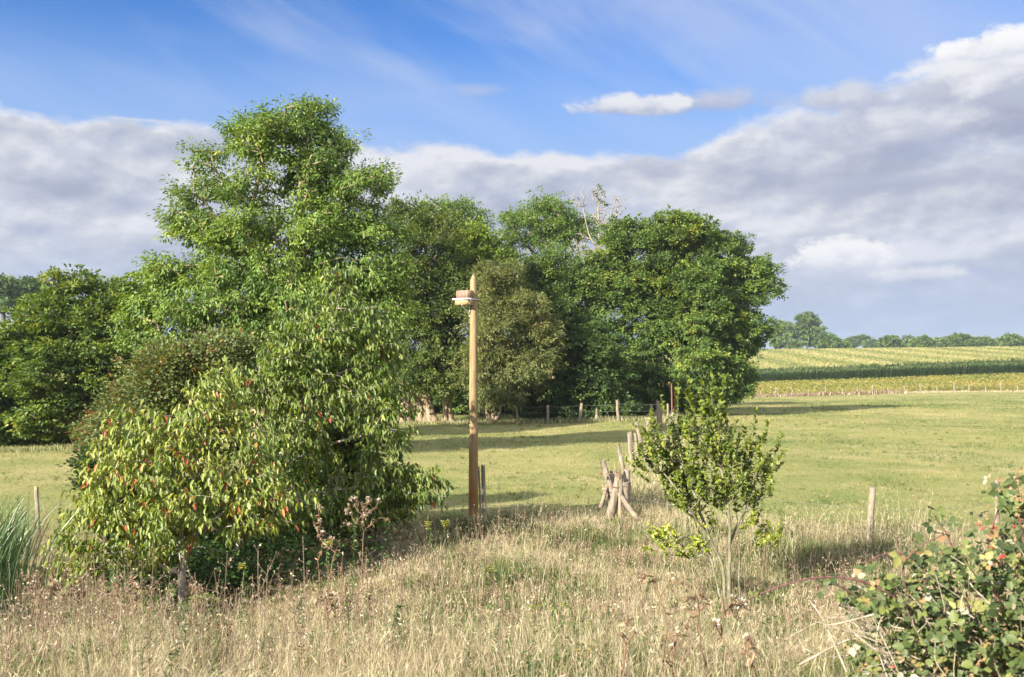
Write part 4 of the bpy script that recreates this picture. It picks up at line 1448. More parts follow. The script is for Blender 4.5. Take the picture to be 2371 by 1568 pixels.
# ------------------------------------------------------------------ crops
def crops():
    rng = np.random.default_rng(801)
    def scat(n, d0, d1, X0=1560, X1=2480):
        X = rng.uniform(X0, X1, n)
        d = rng.uniform(d0, d1, n)
        x = (X - 1185.5) / F * d
        return np.stack([x, d, ground(x, d)], 1)
    # yellow strip
    B = scat(48000, 151, 187)
    g = Geo()
    t = np.clip(.45 + (fbm(B[:, 0] * .12, B[:, 1] * .12, 3) - .5) * 1.2 + rng.normal(0, .11, len(B)), 0, 1)
    D = rng.normal(size=(len(B), 3)) * np.array([1, 1, .3]) + [0, 0, .25]
    g.leaves(B + np.array([0, 0, 1]) * rng.uniform(.15, .6, len(B))[:, None], D, rng.normal(0, .4, (len(B), 3)) + [0, -.2, 1], rng.uniform(.2, .38, len(B)), rng.uniform(.12, .24, len(B)), t, .15)
    tag(g.build('yellow_crop', M['yellow_crop']), 'strip of yellowing low crop beyond the far post fence', 'crop', kind='stuff')
    # maize
    B = np.concatenate([scat(3800, 188, 193), scat(3200, 193, 210)])
    n = len(B)
    h = rng.uniform(1.7, 2.2, n)
    g = Geo()
    g.tubes(B, B + np.array([0, 0, 1]) * h[:, None], .03, .015, 3, .4)
    for k in range(8):
        f = rng.uniform(.15, .98, n)
        a = rng.uniform(0, 2 * np.pi, n)
        ln = np.stack([np.cos(a), np.sin(a), np.zeros(n)], 1)
        b = B + np.array([0, 0, 1]) * (h * f)[:, None]
        g.leaves(b, ln * .75 + [0, 0, .55], -ln * .4 + [0, 0, .8], rng.uniform(.5, .8, n), rng.uniform(.09, .14, n), np.clip(rng.normal(.45, .2, n), 0, .9), .2)
    m = n // 2
    g.blades(B[:m] + np.array([0, 0, 1]) * h[:m, None], .3, .08, rng.normal(0, .25, (m, 3)) * [1, 1, 0], rng, np.full(m, .95))
    tag(g.build('maize', M['maize']), 'dark green band of tall maize across the right hillside', 'maize', kind='stuff')
    # pale upper field
    B = scat(70000, 212, 345)
    band = np.sin(B[:, 0] * 2 * np.pi / 13.5)
    t = np.clip(.52 - .30 * band + (fbm(B[:, 0] * .1, B[:, 1] * .03, 8) - .5) * .7 + rng.normal(0, .05, len(B)), 0, 1)
    g = Geo()
    D = rng.normal(size=(len(B), 3)) * np.array([1, 1, .2]) + [0, 0, .5]
    g.leaves(B, D, rng.normal(0, .4, (len(B), 3)) + [0, -.3, .8], rng.uniform(.25, .5, len(B)), rng.uniform(.2, .35, len(B)), t, .15)
    tag(g.build('pale_crop', M['pale_crop']), 'pale striped crop covering the upper hillside field', 'crop', kind='stuff')


crops()


# ------------------------------------------------------------------ grasses
def fence_dist(x, y):
    a, b = np.array([2.1, 20.0]), np.array([10.9, 70.0])
    ab = b - a
    t = np.clip(((x - a[0]) * ab[0] + (y - a[1]) * ab[1]) / (ab @ ab), 0, 1)
    return np.hypot(x - a[0] - ab[0] * t, y - a[1] - ab[1] * t)


def rough_limit(x):
    return np.interp(x, [-14, -6, -3, 0, 2.5, 5, 9, 14], [19.2, 18.6, 18.8, 20.2, 20.3, 18.2, 16.9, 17.3])


def meadow():
    rng = np.random.default_rng(901)
    n = 300000
    X = rng.uniform(-260, 2630, n)
    d = 17 * np.exp(rng.random(n) * math.log(150 / 17.0))
    x = (X - 1185.5) / F * d
    keep = d > rough_limit(x) - .6
    x, d = x[keep], d[keep]
    B = np.stack([x, d, ground(x, d) - .01], 1)
    n = len(B)
    pn = fbm(x * .16, d * .10, 31, 5) * .6 + fbm(x * .9, d * .5, 33, 4) * .4
    t = np.clip(.57 + (pn - .5) * 3.3 + rng.normal(0, .10, n), 0, 1)
    sc = np.clip(d / 30, .7, 3.0)
    g = Geo()
    H = rng.uniform(.025, .07, n) * sc ** .6 * (1 + 1.2 * (fbm(x * .5, d * .5, 35) > .66))
    g.blades(B, H, .011 * sc * rng.uniform(.7, 1.5, n), rng.normal(0, .8, (n, 3)) * [1, 1, 0], rng, t)
    # scattered coarser tufts
    m = 2600
    X = rng.uniform(-260, 2630, m)
    d = 17 * np.exp(rng.random(m) ** 1.3 * math.log(120 / 17.0))
    x = (X - 1185.5) / F * d
    k = (d > rough_limit(x) - .3) & (fbm(x * .35, d * .35, 37, 3) > .47)
    x, d = x[k], d[k]
    m, nb = len(x), 18
    r = rng.uniform(.04, .16, m)[:, None] * rng.random((m, nb)) ** .5
    a = rng.uniform(0, 2 * np.pi, (m, nb))
    bx, by = x[:, None] + np.cos(a) * r, d[:, None] + np.sin(a) * r
    B = np.stack([bx, by, ground(bx, by) - .01], -1).reshape(-1, 3)
    out = np.stack([np.cos(a), np.sin(a), np.zeros((m, nb))], -1).reshape(-1, 3) * rng.uniform(.3, 1.1, m * nb)[:, None]
    g.blades(B, np.repeat(rng.uniform(.06, .17, m), nb) * rng.uniform(.6, 1.1, m * nb), .009 * np.clip(np.repeat(d, nb) / 25, .8, 3), out, rng,
             np.clip(np.repeat(np.where(rng.random(m) < .6, rng.normal(.25, .12, m), rng.normal(.9, .08, m)), nb) + rng.normal(0, .06, m * nb), 0, 1))
    o = g.build('meadow_grass', M['meadow_grass'])
    tag(o, 'short mown meadow grass mixed green and straw', 'grass', kind='stuff')


meadow()


def rough():
    rng = np.random.default_rng(905)

    def place(n, d0, d1):
        n = int(n * 1.22)
        d = rng.uniform(d0, d1, n)
        half = 1330 / F * d + 2.4
        x = rng.uniform(-1, 1, n) * half
        edge = rough_limit(x) + (fbm(x * 1.2, d * .0 + 3, 41) - .5) * 1.4
        ditch = np.exp(-((x + 5.4 + .35 * (d - 14)) / 2.0) ** 2) * s01((d - 12.4) / 1.5) * s01((20.5 - d) / 3)
        k = (d < edge) & (rng.random(n) > ditch * .92)
        return x[k], d[k]

    def height(x, d):
        h = np.interp(d, [4, 7, 8, 10, 12, 15, 17, 20], [.62, .75, 1.0, .95, .72, .68, .85, 1.15])
        low = 1.25 * np.exp(-((x + 3.7) / 2.4) ** 2) * s01((d - 10.6) / 1.2)
        low2 = 1.55 * np.exp(-(((x - 2.6) / .9) ** 2 + ((d - 11.9) / 1.3) ** 2)) + .9 * np.exp(-(((x - 2.1) / .9) ** 2 + ((d - 18.9) / 1.3) ** 2))
        right = 1 + .25 * s01((x - 4.0) / 1.5) * s01((d - 13) / 2)
        h = h * (.52 + .95 * fbm(x * .55 + 3, d * .55, 77, 3))
        return h * (1 - .5 * low) * (1 - .45 * low2) * right

    def colour(x, d, n):
        green = fbm(x * .45, d * .45, 47, 4) * .62 + fbm(x * 2.2, d * 2.2, 49, 3) * .38 + .05 * s01((-1.0 - x) / 3) * s01((11.5 - d) / 3) + .03 * s01((d - 9.5) / 2) * s01((15.5 - d) / 2) * s01((4 - np.abs(x)) / 2)
        t = np.where(green > .535, rng.normal(.20, .10, n), rng.normal(.68, .14, n))
        t = np.where((green > .475) & (green <= .535), rng.normal(.42, .12, n), t)
        brown = fbm(x * 1.3 + 7, d * 1.3, 50, 3)
        t = np.where((brown > .63) & (rng.random(n) < .45), rng.uniform(.88, 1, n), t)
        return t, green
    g = Geo()
    # 1: tussocks, blades spraying out of one foot
    x, d = place(17000, 4.2, 20.8)
    k = rng.random(len(x)) < np.clip((fbm(x * .9, d * .9, 43, 3) - .25) * 3.0, .15, 1)
    x, d = x[k], d[k]
    m = len(x)
    nb = 30
    tt, green = colour(x, d, m)
    hh = height(x, d) * rng.uniform(.22, .50, m) * np.where(green > .56, .85, 1)
    a = rng.uniform(0, 2 * np.pi, (m, nb))
    r = np.sqrt(rng.random((m, nb))) * rng.uniform(.03, .11, m)[:, None]
    bx, by = x[:, None] + np.cos(a) * r, d[:, None] + np.sin(a) * r
    B = np.stack([bx, by, ground(bx, by) - .02], -1).reshape(-1, 3)
    out = np.stack([np.cos(a), np.sin(a), np.zeros((m, nb))], -1) * (rng.uniform(.15, .95, (m, nb)) * rng.uniform(.5, 1.2, m)[:, None])[..., None]
    sw = fbm(x * .5, d * .5, 51, 3) * 11
    out = out + np.stack([np.cos(sw), np.sin(sw), np.zeros(m)], -1)[:, None] * .28 + rng.normal(0, .15, (m, nb, 3)) * [1, 1, 0]
    dd = np.repeat(d, nb)
    nn = m * nb
    g.blades(B, (hh[:, None] * rng.uniform(.55, 1.15, (m, nb))).ravel(), rng.uniform(.003, .0062, nn) * np.clip(dd / 11, .8, 1.7), out.reshape(-1, 3), rng,
             np.clip(np.repeat(tt, nb) + rng.normal(0, .07, nn), 0, 1), .75)
    # 2: matted litter between them
    x, d = place(150000, 4.2, 20.8)
    n = len(x)
    t, green = colour(x, d, n)
    B = np.stack([x, d, ground(x, d) - .01 + rng.random(n) * .06], 1)
    ln = rng.normal(0, .75, (n, 3)) * [1, 1, 0]
    g.blades(B, rng.uniform(.06, .24, n) * height(x, d), rng.uniform(.004, .009, n) * np.clip(d / 11, .8, 1.7), ln, rng, np.clip(t * .8, 0, 1), .9)
    # 3: seeding stems that stand above
    x, d = place(34000, 4.6, 20.6)
    k = fbm(x * .9, d * .9, 53, 3) > rng.normal(.47, .07, len(x))
    x, d = x[k], d[k]
    m = len(x)
    B2 = np.stack([x, d, ground(x, d)], 1)
    H2 = rng.uniform(.30, .78, m) * height(x, d)
    ln = rng.normal(0, .30, (m, 3)) * [1, 1, 0]
    t2 = np.clip(rng.normal(.74, .11, m), 0, 1)
    t2 = np.where(rng.random(m) < .25, rng.uniform(.92, 1, m), t2)
    g.blades(B2, H2, .0036 * np.clip(d / 11, .8, 1.6), ln, rng, t2, .5)
    tip = B2 + np.array([0, 0, 1]) * (H2 * .86)[:, None] + ln * (H2 * .62)[:, None]
    for q in range(2):
        g.leaves(tip + rng.normal(0, .008, (m, 3)), ln * .9 + rng.normal(0, .35, (m, 3)) + [0, 0, .7], rng.normal(size=(m, 3)), rng.uniform(.03, .08, m), rng.uniform(.003, .006, m) * np.clip(d / 11, .8, 1.5), np.clip(t2 + rng.normal(.02, .08, m), 0, 1), .4)
    # dead branching stems and green leafy stems growing all through it
    x, d = place(2000, 6.2, 19.5)
    k = rng.random(len(x)) < np.clip(.25 + .6 * s01((.5 - x) / 3) * s01((12 - d) / 2) + .7 * (fbm(x * .8, d * .8, 71, 3) > .56), 0, 1)
    px_ = 1185.5 + F * x / d
    k &= ~((px_ > 360) & (px_ < 640) & (d > 9.6)) & ~((px_ > 1560) & (px_ < 1830) & (d > 9.6) & (d < 12.8))
    x, d = x[k], d[k]
    m = len(x)
    B = np.stack([x, d, ground(x, d)], 1)
    h = rng.uniform(.45, 1.0, m) * np.maximum(height(x, d), .6)
    T = B + np.array([0, 0, 1]) * h[:, None] + rng.normal(0, .07, (m, 3)) * [1, 1, 0]
    dark = rng.uniform(.9, 1.0, m)
    g.tubes(B, T, .0035, .0018, 4, dark)
    for q in range(7):
        f = rng.uniform(.45, 1, m)
        a = B + (T - B) * f[:, None]
        e = a + rng.normal(0, .05, (m, 3)) + np.array([0, 0, .05])
        g.tubes(a, e, .0018, .001, 3, dark)
        for z in range(3):
            g.leaves(e + rng.normal(0, .006, (m, 3)), rng.normal(size=(m, 3)) + [0, 0, .5], rng.normal(size=(m, 3)), rng.uniform(.012, .028, m), rng.uniform(.008, .014, m), np.where(rng.random(m) < .3, .80, .96), .3)
    x, d = place(1700, 6.0, 19.0)
    k = rng.random(len(x)) < np.clip(.3 + .5 * s01((0 - x) / 3) * s01((11 - d) / 2) + .6 * (fbm(x * .9, d * .9, 73, 3) > .54), 0, 1)
    x, d = x[k], d[k]
    m = len(x)
    B = np.stack([x, d, ground(x, d)], 1)
    h = rng.uniform(.2, .6, m) * height(x, d)
    T = B + np.array([0, 0, 1]) * h[:, None] + rng.normal(0, .05, (m, 3)) * [1, 1, 0]
    gt_ = np.clip(rng.normal(.08, .09, m), 0, .3)
    g.tubes(B, T, .003, .0015, 4, gt_)
    for q in range(26):
        f = rng.uniform(.15, 1, m)
        a = B + (T - B) * f[:, None]
        g.leaves(a, rng.normal(size=(m, 3)) * [1, 1, .4] + [0, 0, .25], rng.normal(0, .4, (m, 3)) + [0, 0, .8], rng.uniform(.03, .075, m), rng.uniform(.009, .02, m), gt_, .2)
    # 3: along the running fence, the wood fence and the far fence
    def strip(n, pts, wid, hmin, hmax, wdt, tm):
        pts = np.asarray(pts, float)
        s = rng.random(n) * (len(pts) - 1)
        i = np.minimum(s.astype(int), len(pts) - 2)
        q = pts[i] + (pts[i + 1] - pts[i]) * (s - i)[:, None]
        q = q + rng.normal(0, wid, (n, 2))
        b = np.stack([q[:, 0], q[:, 1], ground(q[:, 0], q[:, 1]) - .02], 1)
        c = fbm(q[:, 0] * 1.1, q[:, 1] * 1.1, 57, 3)
        g.blades(b, rng.uniform(hmin, hmax, n) * (.4 + 1.1 * c), wdt * rng.uniform(.7, 1.4, n), rng.normal(0, .4, (n, 3)) * [1, 1, 0], rng, np.clip(rng.normal(tm, .17, n), 0, 1))
    strip(13000, [(2.5, 19.7), (4.6, 32), (7.0, 46), (11.2, 70)], .42, .12, .45, .015, .55)
    strip(3500, [(-7.5, 56.5), (0, 57.8), (6, 58), (10, 60)], .5, .1, .38, .03, .42)
    strip(5000, [(30, 147.9), (46, 148), (58, 148.2)], .5, .2, .75, .08, 1.0)
    strip(2500, [(55, 148), (80, 148.3)], .5, .1, .4, .08, .7)
    strip(2200, [(-14, 38.5), (-19, 37), (-25, 36)], .5, .08, .28, .02, .3)
    o = g.build('rough_grass', M['rough_grass'])
    tag(o, 'tall dry straw coloured grass with green tufts in front of the meadow', 'grass', kind='stuff')


rough()


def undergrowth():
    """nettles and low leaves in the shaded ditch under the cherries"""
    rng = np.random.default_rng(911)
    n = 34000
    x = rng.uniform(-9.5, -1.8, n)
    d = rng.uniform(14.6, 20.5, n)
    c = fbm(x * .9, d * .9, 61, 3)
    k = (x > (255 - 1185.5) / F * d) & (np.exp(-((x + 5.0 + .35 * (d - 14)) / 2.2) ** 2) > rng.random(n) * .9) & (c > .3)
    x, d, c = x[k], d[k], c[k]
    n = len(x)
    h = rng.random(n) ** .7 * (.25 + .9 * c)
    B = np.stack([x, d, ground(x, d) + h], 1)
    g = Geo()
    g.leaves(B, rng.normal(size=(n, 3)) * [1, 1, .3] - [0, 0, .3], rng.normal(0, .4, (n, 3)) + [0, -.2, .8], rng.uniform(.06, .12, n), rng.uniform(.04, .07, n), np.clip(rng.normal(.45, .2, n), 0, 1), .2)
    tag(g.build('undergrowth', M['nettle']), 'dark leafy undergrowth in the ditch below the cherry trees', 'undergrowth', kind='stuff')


undergrowth()


# ------------------------------------------------------------------ single weeds
def reeds():
    rng = np.random.default_rng(921)
    d = 12.2
    b = base_at(10, d, -.1)
    root = empty('reed_clump', b, 'clump of long blue green reed blades at the left picture edge', 'reeds')
    n = 620
    B = b + np.stack([rng.normal(-.46, .32, n), rng.normal(0, .35, n), np.zeros(n)], 1)
    B[:, 2] = ground(B[:, 0], B[:, 1]) - .05
    H = rng.uniform(1.2, 2.0, n)
    ang = rng.normal(.15, .9, n)
    lean = np.stack([np.cos(ang), np.sin(ang) * .8, np.zeros(n)], 1) * rng.uniform(.05, .42, n)[:, None]
    W = rng.uniform(.012, .022, n)
    a = rng.uniform(0, np.pi, n)
    S = np.stack([np.cos(a), np.sin(a), np.zeros(n)], 1) * (W / 2)[:, None]
    g = Geo()
    f = np.array([0, .25, .5, .7, .86, 1.0])
    wv = np.array([.8, 1, .95, .8, .5, .04])
    z = H[:, None] * (f - .34 * np.linalg.norm(lean, axis=1)[:, None] * f ** 3)
    C = B[:, None] + np.array([0, 0, 1]) * z[..., None] + lean[:, None] * (H[:, None] * f ** 2.2)[..., None]
    V = np.stack([C - S[:, None] * wv[None, :, None], C + S[:, None] * wv[None, :, None]], 2).reshape(-1, 3)
    q = np.concatenate([np.array([[2 * i, 2 * i + 1, 2 * i + 3, 2 * i + 2]]) for i in range(5)])
    g.add(V, [(q[None] + (np.arange(n) * 12)[:, None, None]).reshape(-1, 4)], np.repeat(np.clip(rng.normal(.32, .2, n), 0, 1), 12))
    g.build('blade', M['reed'], root)
    root.children[0].name = 'blades'


reeds()


def dead_thistle(label, base, tops, seed, headr=.018, group='dead thistles', stem_r=.004, fluff=True, mat='weed_dead', leafy=0):
    """a dry stem that forks to every head; base point, head points"""
    rng = np.random.default_rng(seed)
    base = np.asarray(base, float)
    tops = np.atleast_2d(np.asarray(tops, float))
    root = empty('dead_thistle', base, label, 'thistle', group)
    top = tops.mean(0)
    mid = [base, base * .6 + top * .4 + rng.normal(0, .03, 3), base * .3 + top * .7 + rng.normal(0, .03, 3)]
    A, PAR, cnt, ends = skeleton([mid], tops, rng, .08, .3)
    g = Geo()
    add_branches(g, A, PAR, cnt, stem_r, stem_r * .5, 5)
    g.T = [np.full(len(v), .3) for v in g.V]
    n = leafy + 10
    idx = rng.integers(0, len(A), n)
    g.leaves(A[idx], rng.normal(size=(n, 3)) + [0, 0, -.4], rng.normal(size=(n, 3)), rng.uniform(.04, .09, n), rng.uniform(.012, .022, n), rng.uniform(.2, .8, n), .4)
    g.build('stem', M[mat], root)
    k = 22
    for tp in tops:
        g = Geo()
        r = rng.uniform(.7, 1.2) * headr
        g.blobs(tp[None], r * .8, rng.uniform(.0, .35), 1.2)
        Df = rng.normal(size=(k, 3)) + [0, 0, .3]
        g.leaves(tp + unit(Df) * r * .5, Df, rng.normal(size=(k, 3)), r * rng.uniform(.6, 1.2, k), r * .3, rng.uniform(.1, .7, k), .2)
        if rng.random() < .4:
            Df = rng.normal(size=(k, 3)) + rng.normal(0, .8, 3) + [0, 0, .8]
            g.leaves(tp + unit(Df) * r * .7, Df, rng.normal(size=(k, 3)), r * rng.uniform(.9, 1.6, k), r * .35, np.full(k, 1.0), .2)
        g.build('seed_head', M[mat], root)
    return root


def thistles():
    rng = np.random.default_rng(931)
    near = [('near dead thistle with a pale fluffy head, leftmost of those before the shrub', 1520, 4.9, [(1490, 1335), (1556, 1333), (1480, 1350), (1515, 1345), (1580, 1350)], 1560),
            ('near dead thistle with heads crowded before the foot of the shrub', 1625, 4.9, [(1605, 1385), (1626, 1378), (1640, 1396), (1618, 1405), (1590, 1388)], 1640),
            ('near dead thistle with one big brown head, low and left of the shrub foot', 1450, 4.6, [(1452, 1440), (1470, 1462), (1440, 1470)], 1455),
            ('near dead thistle with dark heads below the shrub foot', 1690, 4.7, [(1700, 1385), (1690, 1402), (1655, 1445), (1715, 1398), (1678, 1420)], 1690),
            ('near dead thistle lowest right, beside the bramble stems', 1735, 4.4, [(1738, 1497), (1722, 1510), (1742, 1520), (1730, 1478)], 1732),
            ('near dead thistle between the big brown head and the shrub foot', 1560, 4.7, [(1568, 1470), (1555, 1500), (1590, 1452)], 1575)]
    for k, (lab, X, d, hd, bx) in enumerate(near):
        dead_thistle(lab, base_at(bx, d), [P(x, y, d + rng.uniform(-.12, .12)) for x, y in hd], 940 + k, .0145, 'dead thistles before the shrub', .004, leafy=8)
    far = [('tall dry thistle beside the dark cherry shade, with pinkish brown fluff', 845, 13.6, (845, 1185, 38, 42), 40, 1280),
           ('dry thistle with pale heads left of the tall fluffy one', 762, 12.6, (765, 1262, 20, 16), 14, 1330),
           ('slim dry thistle standing before the black gap under the cherry', 738, 11.8, (738, 1225, 10, 40), 14, 1360),
           ('branching dry thistle with round dark heads in the lower middle left grass', 755, 9.3, (765, 1395, 40, 28), 22, 1500),
           ('dry thistle at the lower left, furthest left by the reeds', 70, 10.6, (75, 1365, 22, 22), 16, 1440),
           ('dry brown thistle second from the reeds', 120, 10.8, (120, 1352, 20, 28), 20, 1450),
           ('dry brown thistle before the black ditch shade', 185, 10.9, (185, 1360, 24, 26), 22, 1450),
           ('dry brown thistle left of the cherry trunk', 258, 10.6, (258, 1370, 26, 26), 20, 1450),
           ('dry thistle with few heads close left of the cherry trunk', 300, 10.2, (310, 1365, 20, 20), 9, 1440),
           ('dry thistle touching the cherry trunk foot', 455, 11.8, (452, 1355, 14, 14), 9, 1400)]
    for k, (lab, X, d, (cx, cy, rx, ry), nh, by) in enumerate(far):
        hd = [P(cx + rng.normal(0, rx * .6), cy + rng.normal(0, ry * .6), d + rng.normal(0, .08)) for _ in range(nh)]
        dead_thistle(lab, base_at(X, d), hd, 960 + k, .019 if k != 0 else .022, 'dry thistles along the ditch', .007, leafy=60)


thistles()


def ragwort(label, X, d, cx, cy, rx, ry, n, seed):
    rng = np.random.default_rng(seed)
    b = base_at(X, d)
    root = empty('ragwort_plant', b, label, 'flower', 'yellow ragwort plants')
    hd = np.array([P(cx + rng.normal(0, rx * .6), cy + rng.normal(0, ry * .5), d + rng.normal(0, .06)) for _ in range(n)])
    top = hd.mean(0)
    A, PAR, cnt, ends = skeleton([[b, b * .4 + top * .6 - [0, 0, .03]]], hd, rng, .07, .3)
    g = Geo()
    add_branches(g, A, PAR, cnt, .005, .0018, 5)
    g.T = [np.full(len(v), .6) for v in g.V]
    m = 50
    idx = rng.integers(0, len(A), m)
    g.leaves(A[idx], rng.normal(size=(m, 3)) + [0, 0, .2], rng.normal(size=(m, 3)) + [0, 0, .6], rng.uniform(.04, .08, m), rng.uniform(.012, .025, m), rng.uniform(.3, 1, m), .2)
    g.build('stem', M['weed_green'], root)
    k = 8
    a = np.arange(k) * 2 * np.pi / k
    D = np.stack([np.cos(a), np.sin(a), np.full(k, .25)], 1)
    for h in hd:
        g = Geo()
        g.leaves(np.repeat(h[None], k, 0), D, np.tile([0, -.3, 1.], (k, 1)) + rng.normal(0, .2, (k, 3)), .019, .012, rng.random(k), .1)
        g.build('flower', M['yellow_flower'], root)


ragwort('yellow ragwort left of the nest box pole foot, brightest bloom', 1032, 16.4, 1030, 1212, 9, 9, 40, 1001)
ragwort('yellow ragwort further left, in the cherry shade', 992, 15.5, 990, 1218, 9, 12, 22, 1002)
ragwort('small yellow ragwort by the pale dry thistle', 762, 12.4, 762, 1258, 5, 4, 10, 1003)
ragwort('yellow ragwort at the bottom of the picture, below the shrub and thistles', 1350, 7.7, 1350, 1520, 20, 12, 46, 1004)
ragwort('few yellow ragwort flowers in the middle of the dry grass', 1135, 13.4, 1135, 1318, 14, 6, 12, 1005)
ragwort('yellow ragwort right of the cherry trunk', 560, 12.0, 560, 1312, 8, 6, 12, 1006)


def dock(label, spikes, d, seed):
    rng = np.random.default_rng(seed)
    b = base_at(spikes[0][0], d)
    root = empty('dock_plant', b, label, 'weed', 'dark red docks')
    for (x0, y0, x1, y1) in spikes:
        g = Geo()
        h = Geo()
        a, t = P(x0, y0, d), P(x1, y1, d)
        a0 = np.array([a[0], a[1], float(ground(a[0], a[1]))])
        g.pipe([a0, a, t], [.005, .004, .002], 5, .2)
        n = 130
        f = rng.random(n)
        B = a + (t - a) * f[:, None] + rng.normal(0, .012, (n, 3)) * (1.2 - f)[:, None]
        h.leaves(B, rng.normal(size=(n, 3)), rng.normal(size=(n, 3)), rng.uniform(.015, .03, n), rng.uniform(.012, .022, n), rng.random(n), .3)
        st = g.build('stem', M['dock'], root)
        h.build('seed_spike', M['dock'], root)


dock('dark red dock with several seed spikes in the lower left grass', [(500, 1530, 505, 1445), (520, 1530, 528, 1455), (488, 1530, 482, 1435), (510, 1520, 540, 1440), (475, 1520, 466, 1450)], 9.0, 1011)
dock('dark red dock with two seed spikes, left of the bigger dock', [(462, 1510, 455, 1430), (448, 1510, 440, 1440)], 9.6, 1012)


def parsnip(label, X, d, heads, seed):
    rng = np.random.default_rng(seed)
    b = base_at(X, d)
    root = empty('wild_parsnip', b, label, 'weed', 'lime green parsnip weeds')
    hd = np.array([P(x, y, d + rng.normal(0, .08)) for x, y in heads])
    top = hd.mean(0)
    A, PAR, cnt, ends = skeleton([[b, b * .5 + top * .5]], hd, rng, .08, .3)
    g = Geo()
    add_branches(g, A, PAR, cnt, .006, .0025, 5)
    g.T = [np.full(len(v), .8) for v in g.V]
    m = 60
    idx = rng.integers(0, len(A), m)
    g.leaves(A[idx], rng.normal(size=(m, 3)), rng.normal(size=(m, 3)) + [0, 0, .8], rng.uniform(.04, .09, m), rng.uniform(.02, .035, m), rng.uniform(.5, 1, m), .2)
    g.build('stem', M['weed_green'], root)
    k = 46
    for h in hd:
        g = Geo()
        r = np.sqrt(rng.random(k)) * .062
        a = rng.uniform(0, 2 * np.pi, k)
        off = np.stack([np.cos(a) * r, np.sin(a) * r, rng.normal(0, .006, k) - r * .25 + .02], 1)
        g.leaves(h + off, rng.normal(size=(k, 3)) * [1, 1, .3], rng.normal(0, .3, (k, 3)) + [0, 0, 1], .018, .014, rng.random(k), .2)
        g.build('flower_head', M['umbel'], root)


parsnip('lime green parsnip weed before the cherry trunk', 370, 10.4, [(300, 1385), (330, 1372), (360, 1390), (395, 1368), (330, 1400), (385, 1398)], 1021)
parsnip('lime green parsnip weed right of the cherry trunk foot', 470, 10.4, [(450, 1385), (480, 1380), (500, 1392), (420, 1400)], 1022)
parsnip('lime green parsnip weed in the bottom left corner', 60, 8.6, [(40, 1500), (70, 1490), (100, 1505), (20, 1520), (60, 1530), (90, 1540)], 1023)
parsnip('lime green parsnip weed left of the dark red docks', 300, 9.2, [(270, 1445), (300, 1435), (330, 1452), (285, 1465), (250, 1455)], 1024)
parsnip('low lime green weed in the lower middle grass', 1250, 9.4, [(1230, 1410), (1260, 1405), (1290, 1415), (1310, 1402), (1240, 1440)], 1025)


def leafy_weed(label, X, d, Y, seed, mat='weed_green', t0=.35):
    rng = np.random.default_rng(seed)
    b = base_at(X, d)
    root = empty('leafy_weed', b, label, 'weed', 'upright leafy weeds')
    t = P(X + rng.normal(0, 5), Y, d)
    g = Geo()
    g.pipe([b, b * .5 + t * .5 + rng.normal(0, .02, 3), t], [.006, .005, .002], 5, .4)
    g.build('stem', M['weed_green'], root)
    n = 170
    f = rng.uniform(.15, 1, n)
    B = b + (t - b) * f[:, None]
    a = rng.uniform(0, 2 * np.pi, n)
    D = np.stack([np.cos(a), np.sin(a), rng.normal(.15, .4, n)], 1)
    g = Geo()
    g.leaves(B, D, rng.normal(0, .3, (n, 3)) + [0, 0, .8], rng.uniform(.04, .10, n) * (1.15 - f * .6), rng.uniform(.012, .022, n), np.clip(rng.normal(t0, .15, n), 0, 1), .2)
    g.build('leaves', M[mat], root)


for k, (X, d, Y, t0, lab) in enumerate([
        (818, 12.8, 1205, .8, 'pale green leafy weed right of the pale dry thistle'), (852, 9.2, 1370, .25, 'dark green spire weed right of the round headed dry thistle'),
        (912, 8.8, 1400, .3, 'dark green spire weed further right in the lower grass'), (425, 9.6, 1390, .3, 'dark green weed just right below the cherry trunk'),
        (180, 9.2, 1460, .25, 'dark green weed in the lower left grass'), (225, 9.0, 1480, .25, 'second dark green weed in the lower left grass'), (385, 8.6, 1460, .3, 'dark green weed left of the docks'),
        (700, 9.4, 1380, .3, 'dark green spire weed left of the round headed dry thistle'), (1170, 8.4, 1480, .4, 'green weed in the bottom middle grass'), (1330, 9.8, 1420, .5, 'green weed right of the low lime weed'),
        (330, 16.5, 1190, .3, 'dark weed above the ditch left of the cherries'), (45, 16.5, 1150, .35, 'green weed above the reeds'), (140, 17.5, 1165, .3, 'green weed right of the left fence post')]):
    leafy_weed(lab, X, d, Y, 1040 + k, t0=t0)


